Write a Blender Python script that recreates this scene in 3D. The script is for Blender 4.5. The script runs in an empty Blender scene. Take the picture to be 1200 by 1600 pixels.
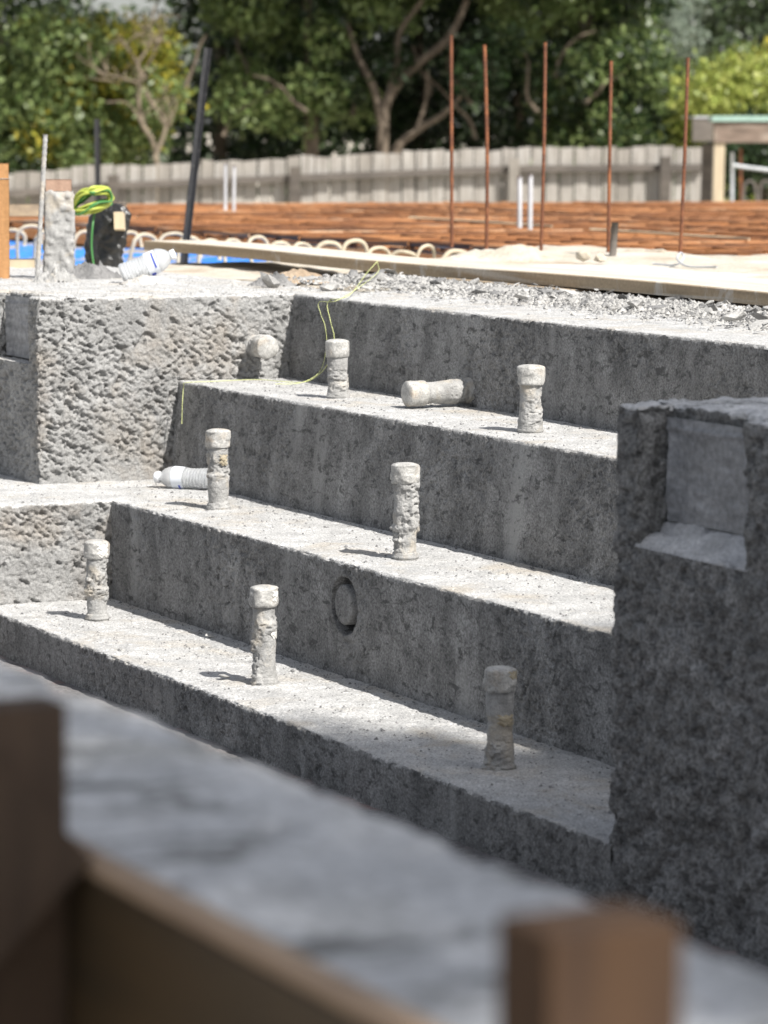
import bpy, math, random
import numpy as np
from mathutils import Vector, Matrix
random.seed(7); rng = np.random.default_rng(7)
S = bpy.context.scene; COL = S.collection

# ------------------------------------------------------------------ camera
H = 0.45; FPX = 5443.28
D_ = np.array([-0.89255663, 0.43730276, -0.11004074]); R_ = np.array([0.43933833, 0.8982995, 0.00631135]); U_ = np.array([-0.10160951, 0.04271188, 0.99390704])
cd = bpy.data.cameras.new('camera'); cam = bpy.data.objects.new('camera', cd); COL.objects.link(cam)
m = Matrix.Identity(4)
for i in range(3): m[i][0] = R_[i]; m[i][1] = U_[i]; m[i][2] = -D_[i]
m[2][3] = H; cam.matrix_world = m
cd.sensor_fit = 'VERTICAL'; cd.sensor_height = 36.0; cd.lens = FPX/1600*36; cd.clip_start = .05; cd.clip_end = 2000
cd.dof.use_dof = True; cd.dof.focus_distance = 7.7; cd.dof.aperture_fstop = 7.2; cd.dof.aperture_blades = 0
S.camera = cam
# ------------------------------------------------------------------ sky and sun
SUN = Vector((.633, .165, .757)).normalized()
EL = math.asin(SUN.z)
w = bpy.data.worlds.new("World"); S.world = w; w.use_nodes = True
nt = w.node_tree; sky = nt.nodes.new('ShaderNodeTexSky'); sky.sky_type = 'NISHITA'; sky.sun_disc = False
sky.sun_elevation = EL; sky.sun_rotation = math.atan2(SUN.x, SUN.y); sky.dust_density = 2.0; sky.ozone_density = 1.0
bg = nt.nodes['Background']; bg.inputs[1].default_value = 0.1
hs = nt.nodes.new('ShaderNodeHueSaturation'); hs.inputs['Saturation'].default_value = .42; nt.links.new(sky.outputs[0], hs.inputs['Color']); nt.links.new(hs.outputs[0], bg.inputs[0])
sl = bpy.data.lights.new('sun', 'SUN'); sl.energy = 4.6; sl.angle = math.radians(.53); sl.color = (1, .965, .91)
so = bpy.data.objects.new('sun', sl); COL.objects.link(so); so.rotation_euler = SUN.to_track_quat('Z', 'Y').to_euler(); so.location = (0, 0, 20)
S.view_settings.view_transform = 'Standard'; S.view_settings.look = 'None'; S.view_settings.gamma = 1; S.view_settings.exposure = 0.68
try: S.view_settings.use_curve_mapping = False
except Exception: pass

# ------------------------------------------------------------------ helpers
def at(px, py, dep=None, z=None, v=None, u=None):
    wv = D_ + R_*(px-600)/FPX - U_*(py-800)/FPX
    if z is not None: t = (z-H)/wv[2]
    elif v is not None: t = v/wv[1]
    elif u is not None: t = u/wv[0]
    else: t = dep
    return np.array([0, 0, H]) + wv*t

def tag(o, label=None, cat=None, group=None, kind=None):
    if label: o['label'] = label
    if cat: o['category'] = cat
    if group: o['group'] = group
    if kind: o['kind'] = kind
    return o

def empty(name, loc=(0, 0, 0), label=None, cat=None, group=None):
    o = bpy.data.objects.new(name, None); COL.objects.link(o); o.location = tuple(loc); o.empty_display_size = .1
    return tag(o, label, cat, group)

def link(name, me, mat, parent=None, smooth=True):
    if mat and not me.materials: me.materials.append(mat)
    if smooth: me.polygons.foreach_set('use_smooth', np.ones(len(me.polygons), dtype=bool))
    o = bpy.data.objects.new(name, me); COL.objects.link(o)
    if parent:
        o.parent = parent
        L = parent.matrix_basis if parent.parent is None else parent.parent.matrix_basis @ parent.matrix_basis
        o.matrix_parent_inverse = Matrix.Translation(-Vector(parent.location)) if parent.parent is None and parent.rotation_euler[:] == (0, 0, 0) else L.inverted()
    return o

def mesh_np(name, V, Q):
    me = bpy.data.meshes.new(name); V = np.asarray(V, np.float32); Q = np.asarray(Q, np.int32)
    k = Q.shape[1]
    me.vertices.add(len(V)); me.vertices.foreach_set('co', V.ravel())
    me.loops.add(Q.size); me.loops.foreach_set('vertex_index', Q.ravel())
    me.polygons.add(len(Q)); me.polygons.foreach_set('loop_start', np.arange(0, Q.size, k, dtype=np.int32))
    try: me.polygons.foreach_set('loop_total', np.full(len(Q), k, np.int32))
    except Exception: pass
    me.update(calc_edges=True); return me

def grid_quads(a, b, off=0, wrap=False):
    i = np.arange(a-1)[:, None]; j = np.arange(b if wrap else b-1)[None, :]; j2 = (j+1) % b
    q = np.stack([i*b+j, (i+1)*b+j, (i+1)*b+j2, i*b+j2], -1).reshape(-1, 4)
    return q+off

# ---- vector value noise
def _h(i, j, k, s):
    n = (i.astype(np.uint32)*np.uint32(374761393) + j.astype(np.uint32)*np.uint32(668265263) + k.astype(np.uint32)*np.uint32(2246822519) + np.uint32(s*3266489917 % 4294967296))
    n = (n ^ (n >> np.uint32(13)))*np.uint32(1274126177); n = n ^ (n >> np.uint32(16))
    return (n & np.uint32(0xffffff)).astype(np.float32)/16777215.
def vn(P, f, s=1):
    P = np.asarray(P, np.float32)*np.asarray(f, np.float32) + np.float32(5000.5)
    I = np.floor(P); F = P-I; F = F*F*(3-2*F); I = I.astype(np.int64)
    x, y, z = I[..., 0], I[..., 1], I[..., 2]; fx, fy, fz = F[..., 0], F[..., 1], F[..., 2]
    r = 0
    for a in (0, 1):
        for b in (0, 1):
            for c in (0, 1):
                r = r + _h(x+a, y+b, z+c, s)*(fx if a else 1-fx)*(fy if b else 1-fy)*(fz if c else 1-fz)
    return r
def fbm(P, f, o=3, s=1):
    r = 0; a = .5; t = 0; f = np.asarray(f, np.float32)
    for k in range(o): r = r + a*(vn(P, f, s+k*7)*2-1); t += a; a *= .5; f = f*2.07
    return r/t
def sst(a, b, x):
    t = np.clip((x-a)/(b-a), 0, 1); return t*t*(3-2*t)

# ---- boxes whose faces are finely gridded and roughened
def rough_box(lo, hi, faces, res, disp, rnd=.012, open_=(), warp=None):
    """faces: list of '+x','-y','+z'...; open_: sides where the block runs on (no rounded edge)"""
    lo = np.array(lo, float); hi = np.array(hi, float)
    il = lo+rnd; ih = hi-rnd
    for s_ in open_:
        k = 'xyz'.index(s_[1])
        if s_[0] == '-': il[k] = lo[k]-10
        else: ih[k] = hi[k]+10
    Vs = []; Qs = []; off = 0; tops = []
    for f in faces:
        k = 'xyz'.index(f[1]); sg = 1 if f[0] == '+' else -1
        a, b = [(1, 2), (2, 0), (0, 1)][k]
        if sg < 0: a, b = b, a
        na = max(2, int((hi[a]-lo[a])/res)+1); nb = max(2, int((hi[b]-lo[b])/res)+1)
        A, B = np.meshgrid(np.linspace(lo[a], hi[a], na), np.linspace(lo[b], hi[b], nb), indexing='ij')
        P = np.zeros((na*nb, 3)); P[:, a] = A.ravel(); P[:, b] = B.ravel(); P[:, k] = hi[k] if sg > 0 else lo[k]
        C = np.clip(P, il, ih); N = P-C; l = np.linalg.norm(N, axis=1, keepdims=True); N = N/np.maximum(l, 1e-9)
        Q0 = C+N*rnd
        d, = (disp(Q0, N),)
        X = Q0+N*d[:, None]; gq = grid_quads(na, nb)
        tp = N[:, 2] > .5
        if k != 2 and ih[2] < hi[2]: tp = tp | (Q0[:, 2] > hi[2]-.001-.011*sst(.38, .75, .65*vn(P, (38, 38, 12), 201)+.35*vn(P, (130, 130, 60), 203)))  # ragged lip in tread colour: pale crust plus painted light on the edge
        tops.append(tp[gq[:, 0]]); Vs.append(X); Qs.append(gq+off); off += len(X)
    V = np.concatenate(Vs); Q = np.concatenate(Qs)
    if warp: V = warp(V)
    rough_box.tops = np.concatenate(tops)
    return V, Q

def box_mesh(name, lo, hi, bev=.0):
    import bmesh
    bm = bmesh.new(); bmesh.ops.create_cube(bm, size=1)
    lo = Vector(lo); hi = Vector(hi)
    for v in bm.verts: v.co = Vector([lo[i]+(v.co[i]+.5)*(hi[i]-lo[i]) for i in range(3)])
    if bev: bmesh.ops.bevel(bm, geom=bm.edges[:], offset=bev, segments=2, profile=.6, affect='EDGES')
    me = bpy.data.meshes.new(name); bm.to_mesh(me); bm.free(); return me

def tube(name, pts, r, seg=8, closed_ends=True, rad=None):
    pts = [np.array(p, float) for p in pts]; n = len(pts); V = []
    t0 = pts[1]-pts[0]; up = np.array([0, 0, 1.]) if abs(t0[2]) < .9*np.linalg.norm(t0) else np.array([1., 0, 0])
    for i in range(n):
        t = pts[min(i+1, n-1)]-pts[max(i-1, 0)]; t = t/max(np.linalg.norm(t), 1e-9)
        a = np.cross(up, t); a /= max(np.linalg.norm(a), 1e-9); b = np.cross(t, a); up = b
        rr = rad[i] if rad is not None else r
        for k in range(seg):
            th = 2*math.pi*k/seg; V.append(pts[i]+rr*(math.cos(th)*a+math.sin(th)*b))
    Q = grid_quads(n, seg, 0, True)
    if closed_ends:
        V += [pts[0], pts[-1]]; c0 = n*seg; c1 = c0+1
        e = [(c0, (k+1) % seg, k, c0) for k in range(seg)] + [(c1, (n-1)*seg+k, (n-1)*seg+(k+1) % seg, c1) for k in range(seg)]
        faces = [tuple(int(x) for x in q) for q in Q] + [tuple(x[:3]) for x in e]
        me = bpy.data.meshes.new(name); me.from_pydata([tuple(v) for v in V], [], faces); me.update(); return me
    return mesh_np(name, V, Q)

def smooth_path(pts, n=8):
    pts = [np.array(p, float) for p in pts]; out = []
    P = [2*pts[0]-pts[1]] + pts + [2*pts[-1]-pts[-2]]
    for i in range(1, len(P)-2):
        for k in range(n):
            t = k/n; a, b, c, d = P[i-1], P[i], P[i+1], P[i+2]
            out.append(.5*((2*b)+(-a+c)*t+(2*a-5*b+4*c-d)*t*t+(-a+3*b-3*c+d)*t**3))
    out.append(pts[-1]); return out

# ---- materials
def mat(name, c1, c2=None, c3=None, rough=.85, scale=6, detail=6, scl3=(1, 1, 1), thr=(.35, .65), fine=None, bump=0, bscale=200, spec=.3, stain=None, metal=0, streak=None):
    M = bpy.data.materials.new(name); M.use_nodes = True; n = M.node_tree.nodes; L = M.node_tree.links; p = n['Principled BSDF']
    p.inputs['Roughness'].default_value = rough; p.inputs['Specular IOR Level'].default_value = spec; p.inputs['Metallic'].default_value = metal
    if c2 is None: p.inputs['Base Color'].default_value = (*c1, 1)
    tc = n.new('ShaderNodeTexCoord'); geo = n.new('ShaderNodeNewGeometry')
    def noise(sc, det, s3=(1, 1, 1), dist=0, rgh=.6):
        mp = n.new('ShaderNodeMapping'); mp.inputs['Scale'].default_value = s3; L.new(geo.outputs['Position'], mp.inputs[0])
        t = n.new('ShaderNodeTexNoise'); t.inputs['Scale'].default_value = sc; t.inputs['Detail'].default_value = det; t.inputs['Roughness'].default_value = rgh; t.inputs['Distortion'].default_value = dist
        L.new(mp.outputs[0], t.inputs[0]); return t
    def ramp(src, a, b):
        r = n.new('ShaderNodeMapRange'); r.inputs[1].default_value = a; r.inputs[2].default_value = b; r.clamp = True; L.new(src, r.inputs[0]); return r.outputs[0]
    def mix(f, A, B, mode='MIX'):
        x = n.new('ShaderNodeMix'); x.data_type = 'RGBA'; x.blend_type = mode
        for s_, val in ((6, A), (7, B)):
            if isinstance(val, tuple): x.inputs[s_].default_value = (*val, 1)
            else: L.new(val, x.inputs[s_])
        if isinstance(f, (int, float)): x.inputs[0].default_value = f
        else: L.new(f, x.inputs[0])
        return x.outputs[2]
    if c2 is not None:
        col = mix(ramp(noise(scale, detail, scl3).outputs[0], *thr), c1, c2)
        if c3 is not None: col = mix(ramp(noise(scale*.37+1.3, 4, scl3, .4).outputs[0], .52, .68), col, c3)
        if fine: # fine = (scale, strength)
            f = ramp(noise(fine[0], 3).outputs[0], .3, .7)
            g = n.new('ShaderNodeMapRange'); g.inputs[3].default_value = 1-fine[1]; g.inputs[4].default_value = 1+fine[1]*.6; L.new(f, g.inputs[0])
            cc = n.new('ShaderNodeCombineColor')
            for i in range(3): L.new(g.outputs[0], cc.inputs[i])
            col = mix(1., col, cc.outputs[0], 'MULTIPLY')
        if streak: # (colour, amount, scale3)
            f = ramp(noise(streak[2], 5, streak[3], .3).outputs[0], .55, .72)
            k = n.new('ShaderNodeMath'); k.operation = 'MULTIPLY'; k.inputs[1].default_value = streak[1]; L.new(f, k.inputs[0]); col = mix(k.outputs[0], col, streak[0])
        if stain: # (colour, amount, scale, lo, hi); also carries painted pit shade
            f = ramp(noise(stain[2], 6, stain[5] if len(stain) > 5 else (1, 1, .6), .6, .7).outputs[0], stain[3], stain[4])
            k = n.new('ShaderNodeMath'); k.operation = 'MULTIPLY'; k.inputs[1].default_value = stain[1]; L.new(f, k.inputs[0]); col = mix(k.outputs[0], col, stain[0])
        L.new(col, p.inputs['Base Color'])
    if bump:
        b = n.new('ShaderNodeBump'); b.inputs['Strength'].default_value = 1; b.inputs['Distance'].default_value = bump
        L.new(noise(bscale, 5, rgh=.65).outputs[0], b.inputs['Height']); L.new(b.outputs[0], p.inputs['Normal'])
    return M

M = {}
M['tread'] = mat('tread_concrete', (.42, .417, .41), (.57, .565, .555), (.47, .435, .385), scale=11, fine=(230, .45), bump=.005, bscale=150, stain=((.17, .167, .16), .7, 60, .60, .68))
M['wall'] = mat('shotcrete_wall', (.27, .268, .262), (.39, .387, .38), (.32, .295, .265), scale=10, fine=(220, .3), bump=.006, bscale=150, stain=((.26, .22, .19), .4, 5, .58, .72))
M['riser'] = mat('riser_concrete', (.17, .169, .167), (.295, .293, .289), (.37, .368, .363), scale=14, scl3=(1, 1, .7), fine=(190, .55), bump=.006, bscale=170, stain=((.065, .065, .065), .8, 50, .54, .63, (.5, 1, .9)), streak=((.40, .398, .39), .75, 4, (1.6, 1.6, .35)))  # damp mottling, plus the darkness of small pits put into the colour
M['dark_wall'] = mat('shaded_shotcrete', (.18, .18, .178), (.29, .29, .288), (.34, .34, .34), scale=16, fine=(150, .6), bump=.009, bscale=120, stain=((.06, .06, .06), .75, 40, .54, .64, (.5, 1, .9)))  # wall concrete in a darker shaded tone, dark cavities painted as blotches
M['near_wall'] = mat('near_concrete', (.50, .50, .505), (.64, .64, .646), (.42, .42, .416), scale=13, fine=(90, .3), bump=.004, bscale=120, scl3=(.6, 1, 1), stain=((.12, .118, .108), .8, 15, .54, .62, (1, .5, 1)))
M['panel'] = mat('niche_liner', (.20, .205, .215), (.33, .335, .35), scale=12, scl3=(1, 1, 4), fine=(80, .3), rough=.5, bump=.003, bscale=60)
M['ledge'] = mat('niche_ledge', (.42, .42, .425), (.58, .58, .59), scale=14, fine=(150, .25), bump=.004, bscale=120)
M['pvc'] = mat('dusty_pvc', (.52, .51, .485), (.33, .325, .31), (.42, .37, .31), scale=55, rough=.7, fine=(260, .35), bump=.0012, bscale=300)
M['splatter'] = mat('splattered_concrete', (.27, .267, .26), (.42, .416, .405), (.44, .40, .34), scale=40, fine=(350, .2), bump=.003, bscale=220)
M['chip'] = mat('broken_concrete', (.30, .295, .285), (.5, .49, .47), scale=12, fine=(150, .2), bump=.003, bscale=150)
M['chip2'] = mat('broken_concrete_dark', (.13, .13, .13), (.28, .275, .27), scale=12, fine=(150, .2), bump=.003, bscale=150)
M['dirt'] = mat('sandy_dirt', (.27, .19, .12), (.38, .30, .22), (.20, .13, .08), scale=5, fine=(60, .2), bump=.01, bscale=50)
M['sand'] = mat('pale_sand', (.46, .41, .33), (.57, .53, .46), (.38, .30, .22), scale=6, fine=(90, .15), bump=.006, bscale=70)
M['rust'] = mat('rusty_steel', (.28, .115, .04), (.16, .065, .028), (.38, .18, .075), scale=1.3, rough=.8, fine=(120, .25))
M['rust_dark'] = mat('dark_rust', (.13, .055, .026), (.075, .036, .02), (.24, .1, .04), scale=1.3, rough=.85, fine=(120, .25))
M['rust_pale'] = mat('pale_rust', (.38, .19, .09), (.28, .125, .055), (.5, .36, .24), scale=1.3, rough=.85, fine=(120, .25))
M['rust2'] = mat('rusty_bar', (.17, .065, .032), (.10, .042, .024), (.27, .105, .045), scale=30, rough=.8, fine=(250, .25))
M['cream'] = mat('cement_coated_bar', (.55, .48, .36), (.42, .36, .27), scale=30, bump=.002)
M['blue'] = mat('blue_membrane', (.015, .17, .62), (.03, .26, .78), scale=5, rough=.35, bump=.02, bscale=12, spec=.5, stain=((.42, .36, .28), .95, 3.2, .52, .57))
M['black'] = mat('black_paint', (.012, .012, .013), (.022, .022, .024), scale=40, rough=.4, spec=.5, bump=.001, bscale=200, stain=((.35, .34, .32), .5, 60, .62, .68))
M['plastic'] = mat('black_plastic_film', (.012, .012, .012), (.02, .02, .02), rough=.28, spec=.6, bump=.008, bscale=22)
M['wood'] = mat('grey_pine', (.36, .28, .19), (.27, .21, .15), scale=8, scl3=(.25, 3, 6), fine=(120, .15), bump=.001, bscale=120)
M['plank'] = mat('weathered_plank', (.42, .33, .225), (.30, .235, .16), (.5, .48, .44), scale=8, scl3=(.2, 3, 5), fine=(120, .15), bump=.0015, bscale=100, stain=((.55, .54, .52), .6, 9, .56, .66))
M['plank_top'] = mat('dusted_plank', (.60, .56, .48), (.5, .45, .37), scale=6, scl3=(.3, 3, 3), fine=(120, .15), bump=.002, bscale=90)
M['stake'] = mat('orange_pine', (.46, .25, .11), (.36, .19, .08), scale=8, scl3=(4, 4, .35), fine=(120, .15), bump=.001)
M['stake_pink'] = mat('pinkish_pine', (.40, .27, .20), (.31, .20, .145), scale=8, scl3=(4, 4, .35), fine=(120, .15), bump=.001)
M['dark_wood'] = mat('dark_form_timber', (.085, .056, .038), (.05, .034, .024), scale=7, scl3=(3, 3, .4), bump=.001)
M['brown_wood'] = mat('brown_form_timber', (.095, .052, .026), (.055, .032, .02), scale=7, scl3=(3, 3, .4), bump=.001)
M['ply'] = mat('form_ply', (.085, .055, .028), (.05, .036, .022), scale=5, scl3=(.5, 3, 3), rough=.5)
M['lit_ply_edge'] = mat('lit_form_edge', (.40, .29, .20), (.27, .19, .135), scale=12, scl3=(.5, 3, 3))  # pale tan paints the light caught along the board's top edge
M['fence'] = mat('grey_paling', (.40, .375, .34), (.24, .22, .195), (.43, .41, .38), scale=6, scl3=(5, 5, .4), fine=(60, .2))
M['fence_b'] = mat('grey_paling_dark', (.33, .305, .27), (.22, .20, .175), scale=6, scl3=(5, 5, .4), fine=(60, .2))
M['rail'] = mat('dark_rail', (.14, .122, .105), (.085, .075, .066), scale=6, scl3=(.5, .5, 3))
M['galv'] = mat('galvanised', (.55, .57, .58), (.42, .44, .45), scale=15, rough=.45, metal=.3)
M['greygalv'] = mat('grey_conduit', (.52, .53, .55), (.42, .43, .45), scale=15, rough=.5)
M['green_flash'] = mat('green_flashing', (.30, .42, .36), (.24, .35, .30), scale=8, rough=.4)
M['beam'] = mat('old_beam', (.22, .165, .13), (.12, .09, .07), (.32, .27, .22), scale=4, scl3=(1, 1, 4))
M['lightpost'] = mat('pale_post', (.56, .47, .33), (.46, .38, .27), scale=6, scl3=(4, 4, .4))
M['bark'] = mat('bark', (.17, .135, .10), (.09, .07, .052), scale=12, scl3=(1, 1, .4))
M['bark_pale'] = mat('pale_bark', (.24, .195, .14), (.15, .12, .085), scale=12, scl3=(1, 1, .4))
M['string'] = mat('yellow_green_string', (.56, .60, .26))
M['floor'] = mat('pool_floor', (.16, .155, .155), (.24, .23, .23), (.26, .18, .165), scale=9, fine=(90, .3), bump=.006, bscale=90)
M['white_plastic'] = mat('white_cap', (.75, .76, .78), rough=.4)
M['label'] = mat('bottle_label', (.72, .75, .80), rough=.4)
M['ink'] = mat('label_ink', (.05, .08, .42), rough=.4)
M['hose_y'] = mat('yellow_hose', (.42, .48, .09), rough=.4); M['hose_g'] = mat('green_hose', (.06, .20, .06), rough=.4)

def leafmat(name, c1, c2, tr=.3):
    m_ = bpy.data.materials.new(name); m_.use_nodes = True; n = m_.node_tree.nodes; L = m_.node_tree.links; p = n['Principled BSDF']
    g = n.new('ShaderNodeNewGeometry'); r = n.new('ShaderNodeMapRange'); mx = n.new('ShaderNodeMix'); mx.data_type = 'RGBA'
    mx.inputs[6].default_value = (*c1, 1); mx.inputs[7].default_value = (*c2, 1)
    L.new(g.outputs['Random Per Island'], mx.inputs[0]); L.new(mx.outputs[2], p.inputs['Base Color'])
    p.inputs['Roughness'].default_value = .42; p.inputs['Specular IOR Level'].default_value = .45
    t = n.new('ShaderNodeBsdfTranslucent'); L.new(mx.outputs[2], t.inputs[0]); a = n.new('ShaderNodeMixShader'); a.inputs[0].default_value = tr
    L.new(p.outputs[0], a.inputs[1]); L.new(t.outputs[0], a.inputs[2]); L.new(a.outputs[0], n['Material Output'].inputs[0]); return m_
M['leaf_dark'] = leafmat('dark_leaf', (.014, .028, .009), (.032, .058, .017))  # dark green, deepened so the shade inside the crowns is in the colour
M['leaf_mid'] = leafmat('mid_leaf', (.07, .115, .03), (.24, .30, .11))  # brighter tone raised to put sunlit highlights into the leaf colour
M['leaf_yel'] = leafmat('yellow_leaf', (.17, .22, .035), (.46, .38, .05))
M['leaf_lime'] = leafmat('lime_leaf', (.24, .30, .055), (.36, .38, .10))
M['leaf_grey'] = leafmat('grey_leaf', (.15, .19, .15), (.22, .26, .2))
M['leaf_far'] = leafmat('far_leaf', (.035, .055, .022), (.06, .085, .035), .1)

# ------------------------------------------------------------------ roughness fields (metres)
def rough_wall(P, N):
    a = fbm(P, 8, 2, 3); b = fbm(P, 45, 2, 11); c = fbm(P, 170, 2, 35)
    Q = np.stack([P[:, 0], P[:, 1]-.6*P[:, 2], P[:, 2]+.6*P[:, 1]], -1)
    m_ = sst(.30, .66, .6*vn(P, 4.5, 31)+.4*vn(P, 11, 32))
    pit = sst(.62, .69, vn(Q, (90, 72, 125), 23)+.14*fbm(P, 240, 1, 24))*(.1+.9*m_)
    pit2 = sst(.64, .72, vn(Q, (180, 130, 230), 29))*(.3+.7*m_); pit3 = sst(.76, .82, vn(Q, (45, 34, 62), 37)+.1*fbm(P, 200, 1, 25))
    return .004*a + .0017*b*(.4+m_) + .0015*c - .0075*pit - .0045*pit2 - .010*pit3
def rough_riser(P, N):
    a = fbm(P, 9, 2, 5); b = fbm(P, (70, 70, 60), 3, 13); up = np.clip(N[:, 2], 0, 1)
    patch = sst(.42, .6, vn(P, (5, 5, 2.2), 41))             # trowelled and coarse patches
    pit = sst(.58, .70, vn(P, (130, 130, 105), 17))*(.25+.75*patch)
    ed = np.clip(1-np.abs(N[:, 2]-.6)/.45, 0, 1)
    top = .0022*fbm(P, 20, 3, 61) + .0012*fbm(P, 120, 2, 67) - .003*sst(.70, .8, vn(P, 70, 71))
    side = .003*a + (.0006+.0014*patch)*b - .0045*pit
    return side*(1-up) + top*up + ed*(.006*fbm(P, 40, 3, 77)-.002)
def rough_dark(P, N):
    a = fbm(P, 12, 3, 6); b = fbm(P, 48, 3, 14)
    pit = sst(.60, .74, vn(P, (48, 48, 44), 18)); ed = (np.abs(N).max(axis=1) < .93)
    return .005*a + .0028*b + .0018*fbm(P, 130, 2, 20) - .010*pit - .006*sst(.58, .68, vn(P, (90, 90, 80), 88)) + .0018*fbm(P, 75, 2, 89) + ed*.017*fbm(P, 22, 4, 78)
def rough_near(P, N):
    return .004*fbm(P, 10, 2, 8) + .003*fbm(P, 50, 3, 15) - .006*sst(.6, .75, vn(P, 30, 19))

Z1, Z2, Z3 = -.737, -.4874, -.2262
V1, V2, V3, V4 = 2.8616, 3.2135, 3.5544, 3.8983
UA, UB, VF, UR, VR, ZF = -8.1136, -8.5484, 3.1801, -4.982, 2.862, -.84

# two-tone parts: give up-facing grid its own tread material via separate slots
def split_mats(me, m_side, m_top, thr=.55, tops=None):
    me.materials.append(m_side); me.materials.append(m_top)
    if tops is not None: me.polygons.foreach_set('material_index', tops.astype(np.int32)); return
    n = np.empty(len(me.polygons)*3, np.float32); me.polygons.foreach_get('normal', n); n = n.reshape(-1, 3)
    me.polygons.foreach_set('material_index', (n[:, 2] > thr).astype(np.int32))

# ------------------------------------------------------------------ ground, floor
def ground_h(x, y):
    P = np.stack([x, y, 0*x], -1)
    right = sst(-12.2, -10.9, x + .25*(fbm(P, 1.2, 2, 91)))
    h = -.185 + .165*right + .012*fbm(P, 3, 3, 92) + .01*fbm(P, 12, 2, 93)*right
    h = h + (.035*np.exp(-((y-6.05)/.5)**2)*(.4+.9*sst(.35, .7, vn(P, (2.3, 2.3, 1), 94))))*right
    h = np.where(x < -20.6, -.19 - 1.5*sst(-20.6, -23.5, x), h)
    pool = (y < 4.3) & (x > -9.9) | (y < 3.0)
    h = np.where(pool, -1.15, h)
    h = np.where((x > -6) & (y > 3.9) & (y < 5.0), -.06, h)
    return h
def sheet(name, xs, ys, m_, kind='structure'):
    X, Y = np.meshgrid(xs, ys, indexing='ij'); Z = ground_h(X.ravel(), Y.ravel())
    o = link(name, mesh_np(name, np.stack([X.ravel(), Y.ravel(), Z], -1), grid_quads(len(xs), len(ys))), m_); o['kind'] = kind; return o
xs = np.unique(np.concatenate([-np.geomspace(24, 900, 22)[::-1], np.arange(-24, -6, .07), np.arange(-6, 12, .5), np.geomspace(12, 300, 10)]))
ys = np.unique(np.concatenate([-np.geomspace(1, 300, 12)[::-1], np.arange(-1, 4.2, .25), np.arange(4.2, 9, .05), np.arange(9, 20, .4), np.geomspace(20, 600, 16)]))
gnd = sheet('ground', xs, ys, M['sand'])
V, Q = rough_box((-10, .9, -.9), (-1.2, 3.0, ZF), ['+z'], .02, lambda P, N: .006*fbm(P, 20, 3, 44), open_=('+x', '-x', '+y', '-y'))
o = link('pool_floor', mesh_np('pool_floor', V, Q), M['floor']); o['kind'] = 'structure'

# ------------------------------------------------------------------ the steps
steps = empty('concrete_steps', (-6.5, V1, ZF), 'raw grey concrete steps, four long treads with ragged white edges, cast into the pool end', 'steps')
PL = np.array([-6.751, V2, -.583])
def riser2(P, N):
    d = rough_riser(P, N); r = np.hypot(P[:, 0]-PL[0], P[:, 2]-PL[2]); r = r + .0022*fbm(P, 40, 2, 55)
    hole = 1-sst(.0605, .0635, r); f = (N[:, 1] < -.7)
    lip = 0; d = d*sst(.06, .075, r)
    return np.where(f, d*(1-hole) - .055*hole + lip, d)
def warp_b(z0, z1, b): 
    def f(V):
        V = V.copy(); V[:, 1] += b*np.clip((V[:, 2]-z0)/(z1-z0), 0, 1); return V
    return f
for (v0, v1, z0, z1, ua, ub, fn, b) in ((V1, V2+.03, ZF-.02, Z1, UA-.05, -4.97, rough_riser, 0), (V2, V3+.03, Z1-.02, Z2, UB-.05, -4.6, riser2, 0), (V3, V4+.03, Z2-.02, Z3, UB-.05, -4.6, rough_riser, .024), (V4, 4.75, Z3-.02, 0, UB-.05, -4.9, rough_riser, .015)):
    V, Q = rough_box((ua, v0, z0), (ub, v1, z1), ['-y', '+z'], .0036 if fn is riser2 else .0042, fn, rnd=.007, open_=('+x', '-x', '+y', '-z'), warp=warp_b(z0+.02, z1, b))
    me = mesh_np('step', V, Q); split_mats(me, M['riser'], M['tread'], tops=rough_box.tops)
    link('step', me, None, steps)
# plug in the round recess of the second riser
def disc(name, c, r, axis, th=.012, seg=40, rings=6):
    V = []; a = Vector(axis).normalized(); t = a.orthogonal().normalized(); b = a.cross(t)
    prof = [(r, -th), (r, -.003), (r-.003, 0)] + [(r*(1-k/rings), .0015*(k/rings)) for k in range(1, rings)] + [(r*.01, .0015)]
    for (rr, h) in prof:
        for k in range(seg):
            q = 2*math.pi*k/seg; V.append(Vector(c)+a*h+(t*math.cos(q)+b*math.sin(q))*rr)
    return mesh_np(name, [tuple(v) for v in V], grid_quads(len(prof), seg, 0, True))
pm = disc('pipe_plug', (PL[0]-.004, V2-.001, PL[2]+.002), .044, (0, -1, 0), th=.05)
link('pipe_plug', pm, M['riser'], steps)

# ------------------------------------------------------------------ bench at the left (lower block) and flank walls
V, Q = rough_box((-10.6, 1.9, ZF-.05), (UA, V2+.02, Z2), ['+x', '+z'], .0036, lambda P, N: rough_wall(P, N)*(1-.6*np.clip(N[:, 2], 0, 1)), rnd=.01, open_=('-x', '-y', '+y', '-z'))
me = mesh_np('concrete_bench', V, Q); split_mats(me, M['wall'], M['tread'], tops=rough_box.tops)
o = link('concrete_bench', me, None); tag(o, 'low rough concrete bench left of the bottom tread, its pitted end sunlit', 'bench')
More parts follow.
